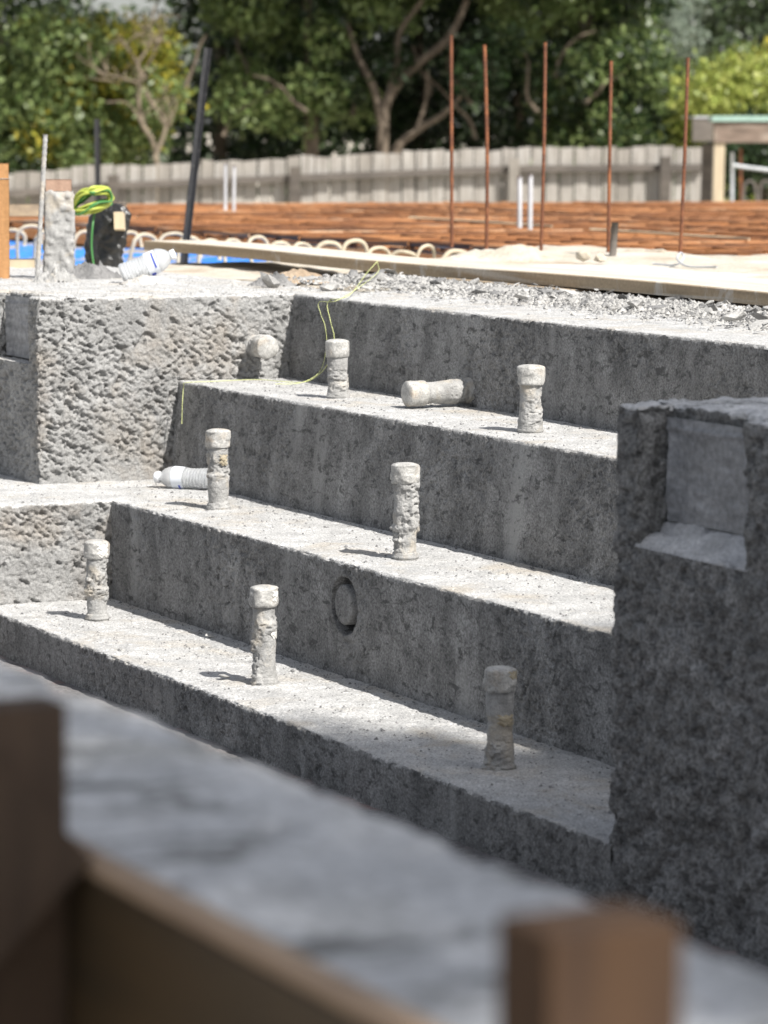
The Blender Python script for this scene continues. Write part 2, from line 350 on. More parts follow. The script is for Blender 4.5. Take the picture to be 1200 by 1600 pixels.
# left upper block with niche
wl = empty('pool_wall', (-9.2, VF, Z2), 'tall sunlit pitted concrete wall block at the left, under the tilted water bottle', 'wall')
NL0, NL1, NZ = -8.95, -8.626, -.178
def wallfn(P, N): return rough_wall(P, N)*np.where(N[:, 2] > .8, .8, 1.)
def wparts(spec, parent, fn, ms, mt, res, name='wall_block'):
    Vs = []; Qs = []; off = 0; tt = []
    for lo, hi, faces, op in spec:
        V, Q = rough_box(lo, hi, faces, res, fn, rnd=.010, open_=op); Vs.append(V); Qs.append(Q+off); off += len(V); tt.append(rough_box.tops)
    me = mesh_np(name, np.concatenate(Vs), np.concatenate(Qs)); split_mats(me, ms, mt, tops=np.concatenate(tt)); return link(name, me, None, parent)
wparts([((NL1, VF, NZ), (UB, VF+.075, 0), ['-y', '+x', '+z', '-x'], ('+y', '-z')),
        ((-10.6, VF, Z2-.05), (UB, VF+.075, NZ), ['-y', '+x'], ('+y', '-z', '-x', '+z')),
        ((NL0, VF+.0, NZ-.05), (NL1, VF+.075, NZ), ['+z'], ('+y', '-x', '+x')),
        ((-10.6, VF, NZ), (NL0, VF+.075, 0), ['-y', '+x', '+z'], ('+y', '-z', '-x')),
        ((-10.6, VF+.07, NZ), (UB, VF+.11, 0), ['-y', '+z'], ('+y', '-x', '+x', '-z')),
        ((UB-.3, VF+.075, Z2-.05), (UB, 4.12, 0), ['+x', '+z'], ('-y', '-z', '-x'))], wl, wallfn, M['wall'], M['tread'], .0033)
V, Q = rough_box((-10.6, VF+.11, -.3), (UB-.3, 4.12, 0), ['+z', '+y'], .009, wallfn, open_=('-x', '+x', '-y', '-z'))
link('wall_top', mesh_np('wall_top', V, Q), M['tread'], wl)
def panel_mesh(u0, u1, v, z0, z1):
    X, Zz = np.meshgrid(np.linspace(u0, u1, 80), np.linspace(z0, z1, 50), indexing='ij'); P = np.stack([X.ravel(), X.ravel()*0+v, Zz.ravel()], -1)
    d = .006*fbm(P, (6, 1, 30), 3, 33)+.003*fbm(P, (40, 1, 12), 2, 34) + .003*np.exp(-((P[:, 2]-z1+.018-.03*(u0-P[:, 0]+.0)**2)/.004)**2); P[:, 1] -= d
    t = np.clip((P[:, 0]-u0)/.02, 0, 1); P[:, 1] -= .006*(1-t)
    return mesh_np('niche_panel', P, grid_quads(80, 50)[:, ::-1])
link('niche_panel', panel_mesh(NL0+.004, NL1-.004, VF+.062, NZ+.004, -.012), M['panel'], wl)

# right block
wr = empty('pool_wall', (-4.2, VR, ZF), 'dark shaded rough concrete wall at the right with a square niche near its top', 'wall')
RN0, RN1, RZ = -4.907, -4.578, -.232
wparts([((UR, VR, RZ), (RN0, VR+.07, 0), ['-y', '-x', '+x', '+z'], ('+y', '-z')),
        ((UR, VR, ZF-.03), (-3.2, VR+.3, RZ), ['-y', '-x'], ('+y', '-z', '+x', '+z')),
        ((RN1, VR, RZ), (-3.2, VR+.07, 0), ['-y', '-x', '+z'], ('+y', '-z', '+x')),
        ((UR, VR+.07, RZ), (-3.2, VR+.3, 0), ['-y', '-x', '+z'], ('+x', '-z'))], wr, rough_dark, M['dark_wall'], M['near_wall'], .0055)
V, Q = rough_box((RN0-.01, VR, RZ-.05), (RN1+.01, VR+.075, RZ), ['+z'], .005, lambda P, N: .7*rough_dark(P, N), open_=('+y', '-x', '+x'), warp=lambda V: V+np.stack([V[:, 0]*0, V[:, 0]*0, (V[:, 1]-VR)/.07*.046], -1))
link('niche_ledge', mesh_np('niche_ledge', V, Q), M['ledge'], wr)
link('niche_panel', panel_mesh(RN0+.006, RN1-.006, VR+.062, RZ+.042, -.02), M['panel'], wr)

# near wall and its formwork
nw = empty('pool_wall', (-3, .89, ZF), 'blurred grey concrete wall top running across the foreground behind the formwork', 'wall')
V, Q = rough_box((-5.2, .775, -.9), (-.9, .995, 0), ['+z', '+y', '-y'], .008, rough_near, rnd=.008, open_=('-x', '+x', '-z'))
link('wall_block', mesh_np('wall_block', V, Q), M['near_wall'], nw)
fw = empty('formwork', (-1.9, .755, -.85), 'dark timber formwork board pressed against the near concrete wall', 'formwork')
link('form_board', box_mesh('form_board', (-5.2, .752, -.85), (-.85, .770, -.004), .001), M['ply'], fw)
link('board_edge', box_mesh('board_edge', (-5.2, .7525, -.003), (-.85, .7725, .006), .002), M['lit_ply_edge'], fw)
o = link('timber_stake', box_mesh('timber_stake', (-1.288, .686, -.85), (-1.241, .750, .116), .002), M['brown_wood']); tag(o, 'blurred brown timber stake at the bottom right, in front of the formwork', 'stake', 'formwork stakes')
o = link('timber_stake', box_mesh('timber_stake', (-2.006, .645, -.85), (-1.968, .750, .099), .002), M['dark_wood']); tag(o, 'blurred dark timber stake at the left edge, behind the diagonal brace', 'stake', 'formwork stakes')
tip = Vector((-1.93, .752, .010)); ang = math.radians(44)
db = Vector((0, -math.cos(ang), -math.sin(ang))); de = Vector((0, -math.sin(ang), math.cos(ang)))
vs = []
for uu in (0, -.034):
    for (a, b) in ((0, 0), (.9, 0), (.9, .09), (0, .09)): vs.append(tip+db*a+de*b+Vector((uu, 0, 0)))
me = bpy.data.meshes.new('timber_brace'); me.from_pydata([tuple(v) for v in vs], [], [(0, 1, 2, 3), (7, 6, 5, 4), (0, 4, 5, 1), (1, 5, 6, 2), (2, 6, 7, 3), (3, 7, 4, 0)]); me.update()
o = link('timber_brace', me, M['dark_wood'], smooth=False); tag(o, 'blurred diagonal timber brace meeting the left formwork stake', 'brace')

# ------------------------------------------------------------------ pipe stubs coated in concrete
def stub(base, direction, length, label, seed, r=.0245, cap=.042, capr=.0300, lumps=1., group='capped pipe stubs on the steps', patches=()):
    root = empty('pipe_stub', base, label, 'pipe', group)
    Z = Vector(direction).normalized(); A = Z.orthogonal().normalized(); B = Z.cross(A)
    def lathe(prof_fn, s0, s1, n, seg, fn, nm, mm, close=True):
        rows = []; 
        for i in range(n):
            s_ = s0+(s1-s0)*i/(n-1); rr = prof_fn(s_); rows.append((s_, rr))
        r0 = rows[-1][1]
        if close: rows += [(s1+.0018, r0*.96), (s1+.0038, r0*.86), (s1+.006, r0*.62), (s1+.007, r0*.3), (s1+.0072, r0*.02)]
        C = np.array([[base[k]+Z[k]*s_+(A[k]*math.cos(q)+B[k]*math.sin(q))*rr for k in range(3)] for (s_, rr) in rows for q in np.linspace(0, 2*math.pi, seg, endpoint=False)])
        Nn = np.array([[A[k]*math.cos(q)+B[k]*math.sin(q) for k in range(3)] for (s_, rr) in rows for q in np.linspace(0, 2*math.pi, seg, endpoint=False)])
        sc = np.array([rr/rows[0][1] for (s_, rr) in rows for _ in range(seg)]); sc = np.clip(sc, 0, 1)
        C = C+Nn*(fn(C)*sc)[:, None]
        return link(nm, mesh_np(nm, C, grid_quads(len(rows), seg, 0, True)), mm, root)
    def lump(P):
        a = vn(P, fq, seed); b = fbm(P, 90, 3, seed+3)
        bare = .2+.8*sst(.36, .56, vn(P, 19, seed+21))
        return bare*lumps*(.0050*sst(.38, .6, a) + .0026*b + .0015*fbm(P, 30, 2, seed+9) + .0022*fbm(P, 230, 2, seed+12) - .004*sst(.62, .72, vn(P, (150, 150, 190), seed+15)))
    def capf(P): return lumps*(.0016*fbm(P, 70, 3, seed+5) + .0022*sst(.55, .7, vn(P, 60, seed+8)))
    fq = [(30, 30, 55), (48, 48, 40), (55, 55, 75), (38, 38, 90), (60, 60, 45)][seed % 5]
    s = length-cap
    stem = lathe(lambda t: r*(1+.10*math.exp(-(t/.006)**2)+.05*math.sin(t*60+seed)), -.01, s+.004, 96, 88, lump, 'pipe', M['splatter'], False)
    lathe(lambda t: capr*(1-.06*math.exp(-((t-s)/.002)**2)), s, length-.004, 20, 64, capf, 'cap', M['pvc'])
    # mortar collar round the foot, raked clear of the tread
    lathe(lambda t: r*1.12+max(0, .004-abs(t-.004)), -.006, .012, 8, 48, lambda P: .002*fbm(P, 110, 2, seed+30), 'collar', M['splatter'])
    for (s0, s1, q0, q1, dr, nm_) in patches:
        X = []; na, nb = 14, 14
        for i in range(na):
            for j in range(nb):
                q = q0+(q1-q0)*j/(nb-1)+.12*math.sin(i*1.3); s_ = s0+(s1-s0)*i/(na-1)+.002*math.sin(j*1.1)
                rad_ = (capr if s_ > s else r)+dr-.0012*(max(abs(i/(na-1)*2-1), abs(j/(nb-1)*2-1))**4)
                c_, sn = math.cos(q), math.sin(q); X.append([base[0]+c_*rad_+Z[0]*s_, base[1]+sn*rad_+Z[1]*s_, base[2]+s_])
        link('bare_patch', mesh_np('bare_patch', X, grid_quads(na, nb)[:, ::-1]), M[nm_], root)
    return root
def hh(px, top, bot, z, f=1.0):
    P = at(px, bot, z=z); dep = float((P-np.array([0, 0, H]))@D_); return P, (bot-top-4)*dep/FPX/.994
specs = [(152, 841, 968, Z1, 'capped pipe stub with a white patch on its cap, leftmost on the bottom tread', 3, 1.15),
         (413, 912, 1068, Z1, 'tall lumpy capped pipe stub in the middle of the bottom tread, beside a small chip', 14, 1.2),
         (781, 1039, 1200, Z1, 'shaded brownish capped pipe stub at the right of the bottom tread', 25, 1.25),
         (341, 668, 795, Z2, 'capped pipe stub standing in front of the lying water bottle', 36, 1.0),
         (633, 721, 873, Z2, 'capped pipe stub on the second tread directly above the round wall recess', 47, 1.3),
         (528, 528, 622, Z3, 'capped pipe stub on the third tread nearest the yellow string', 58, .7),
         (828, 568, 675, Z3, 'capped pipe stub on the third tread, at right beyond the lying pipe', 69, .8)]
M['clean_pvc'] = mat('clean_pvc', (.72, .71, .68), (.62, .6, .56), scale=60, rough=.45, fine=(200, .15)); M['brown_pvc'] = mat('stained_pvc', (.30, .25, .17), (.45, .40, .30), scale=60, rough=.45, fine=(200, .2))
# angles are world azimuths: 0 points along the steps towards the near end, about .8 is the right side as seen
PT = {152: [(-.036, -.006, -.25, .75, .0022, 'clean_pvc')], 413: [(-.11, -.075, .25, 1.1, .0038, 'clean_pvc'), (-.034, -.008, .35, 1.1, .0018, 'clean_pvc')], 781: [(-.105, -.085, -.6, .5, .0045, 'brown_pvc'), (-.03, -.004, .1, .9, .0016, 'brown_pvc')], 341: [(-.085, -.06, -.2, .5, .005, 'brown_pvc')]}
for (px, t, b, z, lab, sd, lm) in specs:
    P, h_ = hh(px, t, b, z); stub(tuple(P), (random.uniform(-.015, .015), random.uniform(-.015, .015), 1), h_, lab, sd, lumps=lm, patches=[(h_+p[0], h_+p[1])+p[2:] for p in PT.get(px, [])])
stub((-7.504, V4+.01, Z3+.038), (0, -1, -.02), .175, 'capped pipe stub lying horizontally out of the top riser', 80, r=.0275, lumps=.35, capr=.031, cap=.05, group='capped pipe stubs out of the walls')
stub((UB-.01, 3.80, -.137), (1, -.02, 0), .10, 'round concrete coated pipe stub poking out of the sunlit left wall', 91, r=.026, lumps=.9, capr=.031, cap=.05, group='capped pipe stubs out of the walls')

# ------------------------------------------------------------------ water bottles
def glassy():
    m_ = bpy.data.materials.new('clear_plastic'); m_.use_nodes = True; n = m_.node_tree.nodes; L = m_.node_tree.links; p = n['Principled BSDF']
    p.inputs['Base Color'].default_value = (.93, .95, .97, 1); p.inputs['Roughness'].default_value = .12; p.inputs['IOR'].default_value = 1.3; p.inputs['Transmission Weight'].default_value = .55
    b = n.new('ShaderNodeBump'); b.inputs['Distance'].default_value = .004; t = n.new('ShaderNodeTexNoise'); t.inputs['Scale'].default_value = 60; L.new(t.outputs[0], b.inputs['Height']); L.new(b.outputs[0], p.inputs['Normal']); return m_
M['pet'] = glassy()
def bottle(loc, rot, label, Lb=.185, r=.031):
    root = empty('water_bottle', (0, 0, 0), label, 'bottle', 'discarded water bottles')
    seg = 40
    def revolve(nm, prof, mm, a0=0, a1=2*math.pi, wrap=True, crush=0):
        n = seg if wrap else max(4, int(seg*(a1-a0)/(2*math.pi)))
        V = []
        for (s_, rr) in prof:
            for k in range(n):
                q = a0+(a1-a0)*k/(n if wrap else n-1); V.append((s_, rr*math.cos(q), rr*math.sin(q)))
        V = np.array(V)
        if crush: V[:, 1:] *= (1+crush*fbm(V, 22, 2, 5))[:, None]
        return link(nm, mesh_np(nm, V, grid_quads(len(prof), n, 0, wrap)), mm, root)
    prof = [(0.004, .001), (.001, r*.6), (0, r*.85), (.005, r)]
    for k in range(60):
        s_ = .008+k*(Lb*.68-.008)/59; rib = .0009*math.sin(k*60/59*2*math.pi/5.0) if s_ < Lb*.46 else 0
        prof.append((s_, r*(1-.05*math.exp(-((s_-Lb*.3)/.02)**2))+rib))
    for k in range(1, 13):
        t = k/12; prof.append((Lb*.68+t*Lb*.22, (.0125+(r-.0125)*math.cos(t*math.pi/2)**.85)))
    prof.append((Lb*.92, .0125))
    revolve('bottle_body', prof, M['pet'], crush=.10)
    revolve('cap', [(Lb*.915, .001), (Lb*.915, .0148), (Lb*.925, .015), (Lb*.99, .015), (Lb, .0138), (Lb+.0005, .001)], M['white_plastic'])
    revolve('label', [(Lb*.47, r+.0009), (Lb*.56, r+.0012), (Lb*.66, r+.0009)], M['label'], crush=.10)
    revolve('label_stripe', [(Lb*.60, r+.0022), (Lb*.63, r+.0022)], M['ink'], 2.2, 3.6, False, crush=.10)
    revolve('label_stripe', [(Lb*.50, r+.0022), (Lb*.575, r+.0022)], M['ink'], 4.0, 4.5, False, crush=.10)
    revolve('label_stripe', [(Lb*.51, r+.0022), (Lb*.54, r+.0022)], M['ink'], 5.2, 5.7, False, crush=.10)
    root.location = loc; root.rotation_euler = rot
    for c in root.children: c.matrix_parent_inverse = Matrix.Identity(4)
    return root
def along(px0, py0, px1, py1, z0, z1):
    a = Vector(at(px0, py0, z=z0)); return a
a = Vector(at(190, 430, dep=9.95)); b = Vector(at(270, 398, dep=9.95)); dr = (b-a).normalized()
bottle(a, dr.to_track_quat('X', 'Z').to_euler(), 'clear ribbed water bottle tilted up on the rough wall top beside the black wrapped post', Lb=.165, r=.033)
a = Vector(at(328, 748, z=Z2+.030)); b = Vector(at(232, 743, z=Z2+.030)); dr = (b-a).normalized()
bottle(Vector(a)-dr*.01, (dr+Vector((0, 0, -.02))).to_track_quat('X', 'Z').to_euler(), 'clear water bottle lying on its side behind the pipe stub, cap to the left', Lb=.168, r=.0285)

# ------------------------------------------------------------------ rubble chips
def chip_mesh(seed, flat=.45):
    import bmesh
    r = random.Random(seed); bm = bmesh.new(); bmesh.ops.create_icosphere(bm, subdivisions=1, radius=1)
    for v in bm.verts: v.co *= r.uniform(.6, 1.15); v.co.z *= flat; v.co.x *= r.uniform(.9, 1.2)
    pts = [bm.verts.new(v.co*1) for v in []]
    res = bmesh.ops.convex_hull(bm, input=bm.verts[:]); 
    for g in set(res.get('geom_interior', [])) | set(res.get('geom_unused', [])):
        if isinstance(g, bmesh.types.BMVert) and g.is_valid: bm.verts.remove(g)
    me = bpy.data.meshes.new('concrete_chip'); bm.to_mesh(me); bm.free(); return me
chips = [chip_mesh(k, [.14, .24, .4][k % 3]) for k in range(16)]
for k, c in enumerate(chips): c.materials.append(M['chip2'] if k % 4 == 3 else M['chip'])
G_CH = 'broken concrete chips beside the long plank'
def chip(x, y, z, s, me=None, lab='flat grey chip of broken concrete in the rubble strip along the long plank', grp=G_CH):
    o = bpy.data.objects.new('concrete_chip', me or random.choice(chips)); COL.objects.link(o)
    o.location = (x, y, z); o.scale = (s*random.uniform(.8, 1.5), s*random.uniform(.6, 1.1), s*random.uniform(.7, 1.2)); o.rotation_euler = (random.uniform(-.5, .5), random.uniform(-.5, .5), random.uniform(0, 6.28))
    return tag(o, lab, 'rubble', grp)
for k in range(120):
    u = random.uniform(-9.3, -6.4); v = 4.58-abs(random.gauss(0, .16)) if random.random() < .75 else random.uniform(4.15, 4.6)
    chip(u, v, .006+random.random()*.02, random.choice([.010, .013, .017, .022, .028]))
BIG = {1133: 'upright pointed chip of concrete under the right end of the plank', 1170: 'largest pale chunk of concrete near the right edge, below the plank', 1110: 'smaller chunk just left of the largest pale one below the plank', 1060: 'dark flat chunk touching the plank, left of the pointed chip', 985: 'broad flat slab of concrete under the plank below the grey peg', 1195: 'chunk of concrete cut by the right edge of the picture below the plank', 770: 'pale lump of concrete below the plank under the second rusty bar', 600: 'pale chip where the yellow string crosses the plank', 520: 'yellowish pale lump at the left end of the rubble strip'}
for (px, py, s) in ((1133, 478, .028), (1170, 490, .035), (1110, 490, .025), (1060, 470, .03), (985, 480, .04), (1195, 500, .03), (770, 455, .03), (600, 440, .03), (520, 448, .03)):
    P = at(px, py, z=.012); chip(P[0], P[1], .014, s, lab=BIG[px])
chip(*at(330, 994, z=Z1+.005), .012, lab='small pale chip on the bottom tread between two pipe stubs', grp='single chips')
chip(*at(350, 1056, z=Z1+.008), .013, lab='small pale chip lying in the shadow of the middle pipe stub', grp='single chips')
chip(*at(1121, 612, z=.008), .013, lab='small chip on the top of the dark right wall', grp='single chips')
chip(*at(425, 441, z=.014), .045, me=chips[2], lab='flat dark slab of concrete at the corner above the sunlit wall', grp='single chips')
# crumbs: too many to count
def crumbs(name, pts, sizes, m_, kind='stuff'):
    n = len(pts); base = np.array([[1, 0, -.5], [-.5, .87, -.5], [-.5, -.87, -.5], [0.1, 0, .8], [.5, .6, .3]]); F = np.array([[0, 1, 4], [1, 2, 3], [0, 3, 2], [0, 4, 3], [1, 3, 4]])
    R = rng.uniform(0, 6.28, n); c, s_ = np.cos(R), np.sin(R); B = base[None]*(rng.uniform(.6, 1.3, (n, 5, 3)))
    X = B[..., 0]*c[:, None]-B[..., 1]*s_[:, None]; Y = B[..., 0]*s_[:, None]+B[..., 1]*c[:, None]
    Vv = np.stack([X, Y, B[..., 2]*.7], -1)*sizes[:, None, None]+pts[:, None, :]
    Q = (F[None]+np.arange(n)[:, None, None]*5).reshape(-1, 3)
    o = link(name, mesh_np(name, Vv.reshape(-1, 3), Q), m_, smooth=False); o['kind'] = kind; return o
n = 16000; pu = rng.uniform(-9.25, -5.2, n); pv = 4.56-np.abs(rng.normal(0, .16, n)); pv = np.where(pv < 4.03, 4.5, pv)
o = crumbs('rubble_crumbs', np.stack([pu, pv, rng.uniform(0, .016, n)], -1), rng.choice([.0025, .004, .006, .009], n), M['chip']); tag(o, 'fine grey concrete crumbs strewn below the long plank', 'rubble')
n = 5000; pu = rng.uniform(-9.3, -5.2, n); pv = 4.58-np.abs(rng.normal(0, .17, n)); pv = np.where(pv < 3.95, 4.5, pv)
o = crumbs('rubble_crumbs', np.stack([pu, pv, rng.uniform(0, .018, n)], -1), rng.choice([.003, .005, .009], n), M['chip2']); tag(o, 'dark concrete crumbs mixed in the rubble strip', 'rubble')
pts = []; 
for (z, v0, v1, ua) in ((Z1, V1, V2, UA), (Z2, V2, V3, UB), (Z3, V3, V4, UB)):
    k = 800; vv = v0+.02+(v1-v0-.03)*rng.random(k)**.8; pts.append(np.stack([rng.uniform(ua, -5, k), vv, np.full(k, z+.001)], -1))
k = 150; pts.append(np.stack([rng.uniform(-9.5, UA-.02, k), rng.uniform(2.3, V2, k), np.full(k, Z2+.001)], -1))
k = 500; vv = np.concatenate([np.full(170, V2-.012), np.full(170, V3-.012), np.full(160, V4-.012)]); zz = np.concatenate([np.full(170, Z1), np.full(170, Z2), np.full(160, Z3)])
pts.append(np.stack([rng.uniform(-8.3, -5, k), vv-np.abs(rng.normal(0, .01, k)), zz+.001], -1))
pts = np.concatenate(pts); o = crumbs('tread_crumbs', pts, rng.choice([.0015, .0025, .0035, .006], len(pts), p=[.4, .35, .2, .05]), M['chip2']); tag(o, 'scattered dark grit lying on the treads', 'grit')
o = crumbs('edge_crumbs', np.stack([rng.uniform(-10, UB, 500), rng.uniform(VF+.02, 4.05, 500), np.full(500, .003)], -1), rng.choice([.002, .003, .005], 500), M['chip']); tag(o, 'pale crumbs on top of the left wall block', 'grit')

# ------------------------------------------------------------------ string
def string(name, pts, r, label):
    o = link(name, tube(name, smooth_path(pts, 8), r, 6), M['string']); tag(o, label, 'string', 'yellow green builder strings'); return o
e = .006
string('string', [at(590, 408, z=.06), at(572, 428, z=.03), at(545, 462, z=.012), at(513, 471, v=V4-.004), at(516, 500, v=V4-.012), at(522, 525, v=V4-.012), at(520, 545, v=V4-.015), at(508, 575, v=V4-.02), at(480, 596, z=Z3+.006), at(440, 596, z=Z3+e), at(400, 593, z=Z3+e), at(330, 596, z=Z3+e), at(290, 598, z=Z3+e), at(287, 604, v=V3+.012), at(285, 630, v=V3+.004), at(284, 662, v=V3)], .0009, 'thin yellow green string running over the top riser and hanging off the third tread')
string('string', [at(590, 410, z=.05), at(588, 428, z=.03), at(530, 468, z=.01), at(499, 472, v=V4-.004), at(501, 490, v=V4-.015), at(508, 510, v=V4-.02), at(510, 540, v=V4-.02), at(500, 580, v=V4-.02), at(470, 598, z=Z3+e), at(430, 600, z=Z3+e)], .0008, 'second thin string hanging in a loop down the top riser')

# ------------------------------------------------------------------ long plank
plk = empty('long_plank', (-9, 4.55, .02), 'long weathered timber plank lying across the rubble above the top step', 'plank')
p0 = at(225, 391, z=.012); p1 = at(1200, 478, z=.020); dv = (p1-p0); dv = dv/np.linalg.norm(dv); p1 = p0+dv*5.3; nv = np.array([-dv[1], dv[0], 0]); nv = nv if nv[1] > 0 else -nv
N_ = 60; Vv = []
for i in range(N_):
    c = p0+(p1-p0)*i/(N_-1); c = c+np.array([0, 0, .003*math.sin(i*.21)])
    for (a, b) in ((0, 0), (0, .031), (.003, .034), (.232, .034), (.236, .030), (.236, 0)): Vv.append(c+nv*a+np.array([0, 0, b]))
fc = [tuple(int(x) for x in q) for q in grid_quads(N_, 6, 0, True)] + [tuple(range(6)), tuple(reversed(range((N_-1)*6, N_*6)))]
me = bpy.data.meshes.new('plank_board'); me.from_pydata([tuple(v) for v in Vv], [], fc); me.update(); split_mats(me, M['plank'], M['plank_top'], .8)
link('plank_board', me, None, plk, smooth=False)
o = link('support_block', box_mesh('support_block', (-8.95, 4.56, .0), (-8.2, 4.66, .017), .002), M['wood']); tag(o, 'short timber packer under the front edge of the long plank', 'timber')
# white cement sheet beyond the plank on the right
sb = at(840, 421, z=.008)
X, Y = np.meshgrid(np.linspace(-10.4, -6.2, 120), np.linspace(4.86, 6.1, 60), indexing='ij'); P = np.stack([X.ravel(), Y.ravel(), X.ravel()*0], -1)
P[:, 2] = .004+.006*fbm(P, 6, 3, 12)-.05*sst(5.75, 6.1, P[:, 1]+.2*fbm(P, 3, 2, 14))-.06*(1-sst(-10.4, -9.9, P[:, 0]+.3*fbm(P, 3, 2, 15)))
M['cement'] = mat('white_cement_dust', (.60, .585, .55), (.50, .48, .44), scale=5, fine=(60, .1), bump=.003, bscale=60)
o = link('cement_patch', mesh_np('cement_patch', P, grid_quads(120, 60)), M['cement']); o['kind'] = 'structure'

# ------------------------------------------------------------------ stakes, pickets, bars
def splat_grid(lo, hi, faces, res, amp, seed, rnd=.006):
    return rough_box(lo, hi, faces, res, lambda P, N: amp*(.6*fbm(P, 40, 3, seed)+.9*sst(.45, .7, vn(P, 60, seed+4))), rnd=rnd)
def pstake(px0, px1, top, bot, dep, thick, m_top, label, split=None, splat=False):
    A = at(px0, bot, dep=dep); B = at(px1, bot, dep=dep); T = at(px0, top, dep=dep); wd = np.linalg.norm(B-A); hgt = T[2]-A[2]
    c = (A+B)/2; root = empty('timber_stake', tuple(c), label, 'stake', 'timber stakes at the left')
    z0 = -.03
    zs = hgt if split is None else at(px0, split, dep=dep)[2]-A[2]
    low = box_mesh('post', (0, -wd/2, z0), (-thick, wd/2, zs-.0015), .001) if not splat else None
    if splat:
        V, Q = splat_grid((-thick-.003, -wd/2-.003, z0), (.004, wd/2+.003, zs), ['+x', '-y', '+y', '-x', '+z'], .004, .006, 33); low = mesh_np('post', V, Q)
    oa = link('post', low, M['splatter'] if splat else m_top, root)
    if split is not None: ob = link('post_top', box_mesh('post_top', (-.001, -wd/2+.001, zs+.0015), (-thick+.001, wd/2-.001, hgt), .0015), m_top, root, smooth=False)
    root.rotation_euler = (0, 0, -.35)
    for ch in root.children: ch.matrix_parent_inverse = Matrix.Identity(4)
    return root
pstake(72, 113, 280, 436, 10.2, .036, M['stake_pink'], 'timber stake splattered with concrete below its bare pinkish top', split=299, splat=True)
pstake(-22, 15, 255, 432, 10.2, .036, M['stake'], 'orange timber stake cut off by the left edge of the picture', split=279)
# concrete heaped round the foot of the stake
def heap(name, c, sx, sy, h, seed, m_, label, cat, n=60, rough=.3):
    X, Y = np.meshgrid(np.linspace(-1, 1, n), np.linspace(-1, 1, n), indexing='ij'); r = np.hypot(X, Y)
    P = np.stack([X.ravel()*sx, Y.ravel()*sy, X.ravel()*0], -1); f = np.clip(1-r.ravel()**1.6, -.25, 1)
    P[:, 2] = h*f*(1+rough*fbm(P, 3/min(sx, sy), 3, seed))+h*rough*.25*fbm(P, 12/min(sx, sy), 2, seed+2); P += np.array(c)
    o = link(name, mesh_np(name, P, grid_quads(n, n)), m_); tag(o, label, cat); return o
heap('concrete_lump', at(88, 440, z=0), .045, .07, .035, 3, M['splatter'], 'splattered concrete heaped round the foot of the left timber stake', 'concrete', rough=1.5)
heap('concrete_lump', at(135, 436, z=.0)+np.array([-.03, 0, 0]), .05, .13, .042, 8, M['chip2'], 'low dark ridge of concrete between the stake and the tilted bottle', 'concrete', rough=1.1)
heap('concrete_lump', at(425, 446, z=.0), .045, .07, .03, 18, M['chip2'], 'broken concrete lip at the corner above the top riser', 'concrete', rough=1.2)
heap('concrete_lump', at(235, 443, z=.0), .05, .09, .022, 28, M['tread'], 'small concrete pad under the neck of the tilted bottle', 'concrete', rough=.8)
def bar(name, p, q, r, m_, label, cat, group, ribs=True, bend=0):
    p = np.array(p, float); q = np.array(q, float); L_ = np.linalg.norm(q-p); n = max(6, int(L_/.006)) if ribs else 14
    pts = [p+(q-p)*i/(n-1)+np.array([.3, 1, 0])*bend*math.sin(math.pi*i/(n-1)) for i in range(n)]
    rad = [r*(1.10 if (i % 3) == 0 else .93) for i in range(n)] if ribs else [r]*n
    o = link(name, tube(name, pts, r, 8, rad=rad), m_); return tag(o, label, cat, group)
G_B = 'tall upright rusty bars'
tall = [(705, 55, 706, 380, 13.4, 'tall rusty reinforcing bar, leftmost of the five behind the plank', .0), (757, 70, 760, 384, 13.1, 'shorter smooth rusty bar standing second from the left', .006), (852, 66, 845, 396, 12.4, 'tall rusty bar standing in the middle of the five', .003), (955, 95, 950, 403, 11.9, 'tall rusty bar beside the short grey peg', 0), (1075, 90, 1062, 406, 11.8, 'tall rusty leaning bar, rightmost of the five', .002)]
for (tx, ty, bx, by, dp, lab, bd) in tall:
    bar('reinforcing_bar', at(bx, by+6, dep=dp), at(tx, ty, dep=dp), .0063 if dp < 13 else .0072, M['rust2'], lab, 'rebar', G_B, True, bd)
bar('reinforcing_bar', at(58, 436, dep=10.15), at(71, 210, dep=10.15), .0075, M['splatter'], 'cement splattered reinforcing bar leaning beside the left timber stake', 'rebar', 'splattered bars')
o = link('grey_peg', tube('grey_peg', [at(957, 405, dep=11.7), at(961, 348, dep=11.7)], .012, 10), M['rail']); tag(o, 'short grey timber peg standing at the foot of a rusty bar', 'peg')
for (tx, ty, bx, by, dp, lab) in ((812, 275, 812, 356, 17, 'pale grey conduit standing in the mat, left of the right pair'), (829, 272, 828, 358, 17, 'pale grey conduit standing in the mat, right of the right pair'), (352, 255, 352, 320, 20, 'thin pale conduit before the fence, left of the left pair'), (366, 258, 365, 332, 20, 'thin pale conduit before the fence, right of the left pair')):
    bar('conduit_pipe', at(bx, by+8, dep=dp), at(tx, ty, dep=dp), .0125 if dp < 18 else .010, M['greygalv'], lab, 'conduit', 'grey conduits in the mat', False)
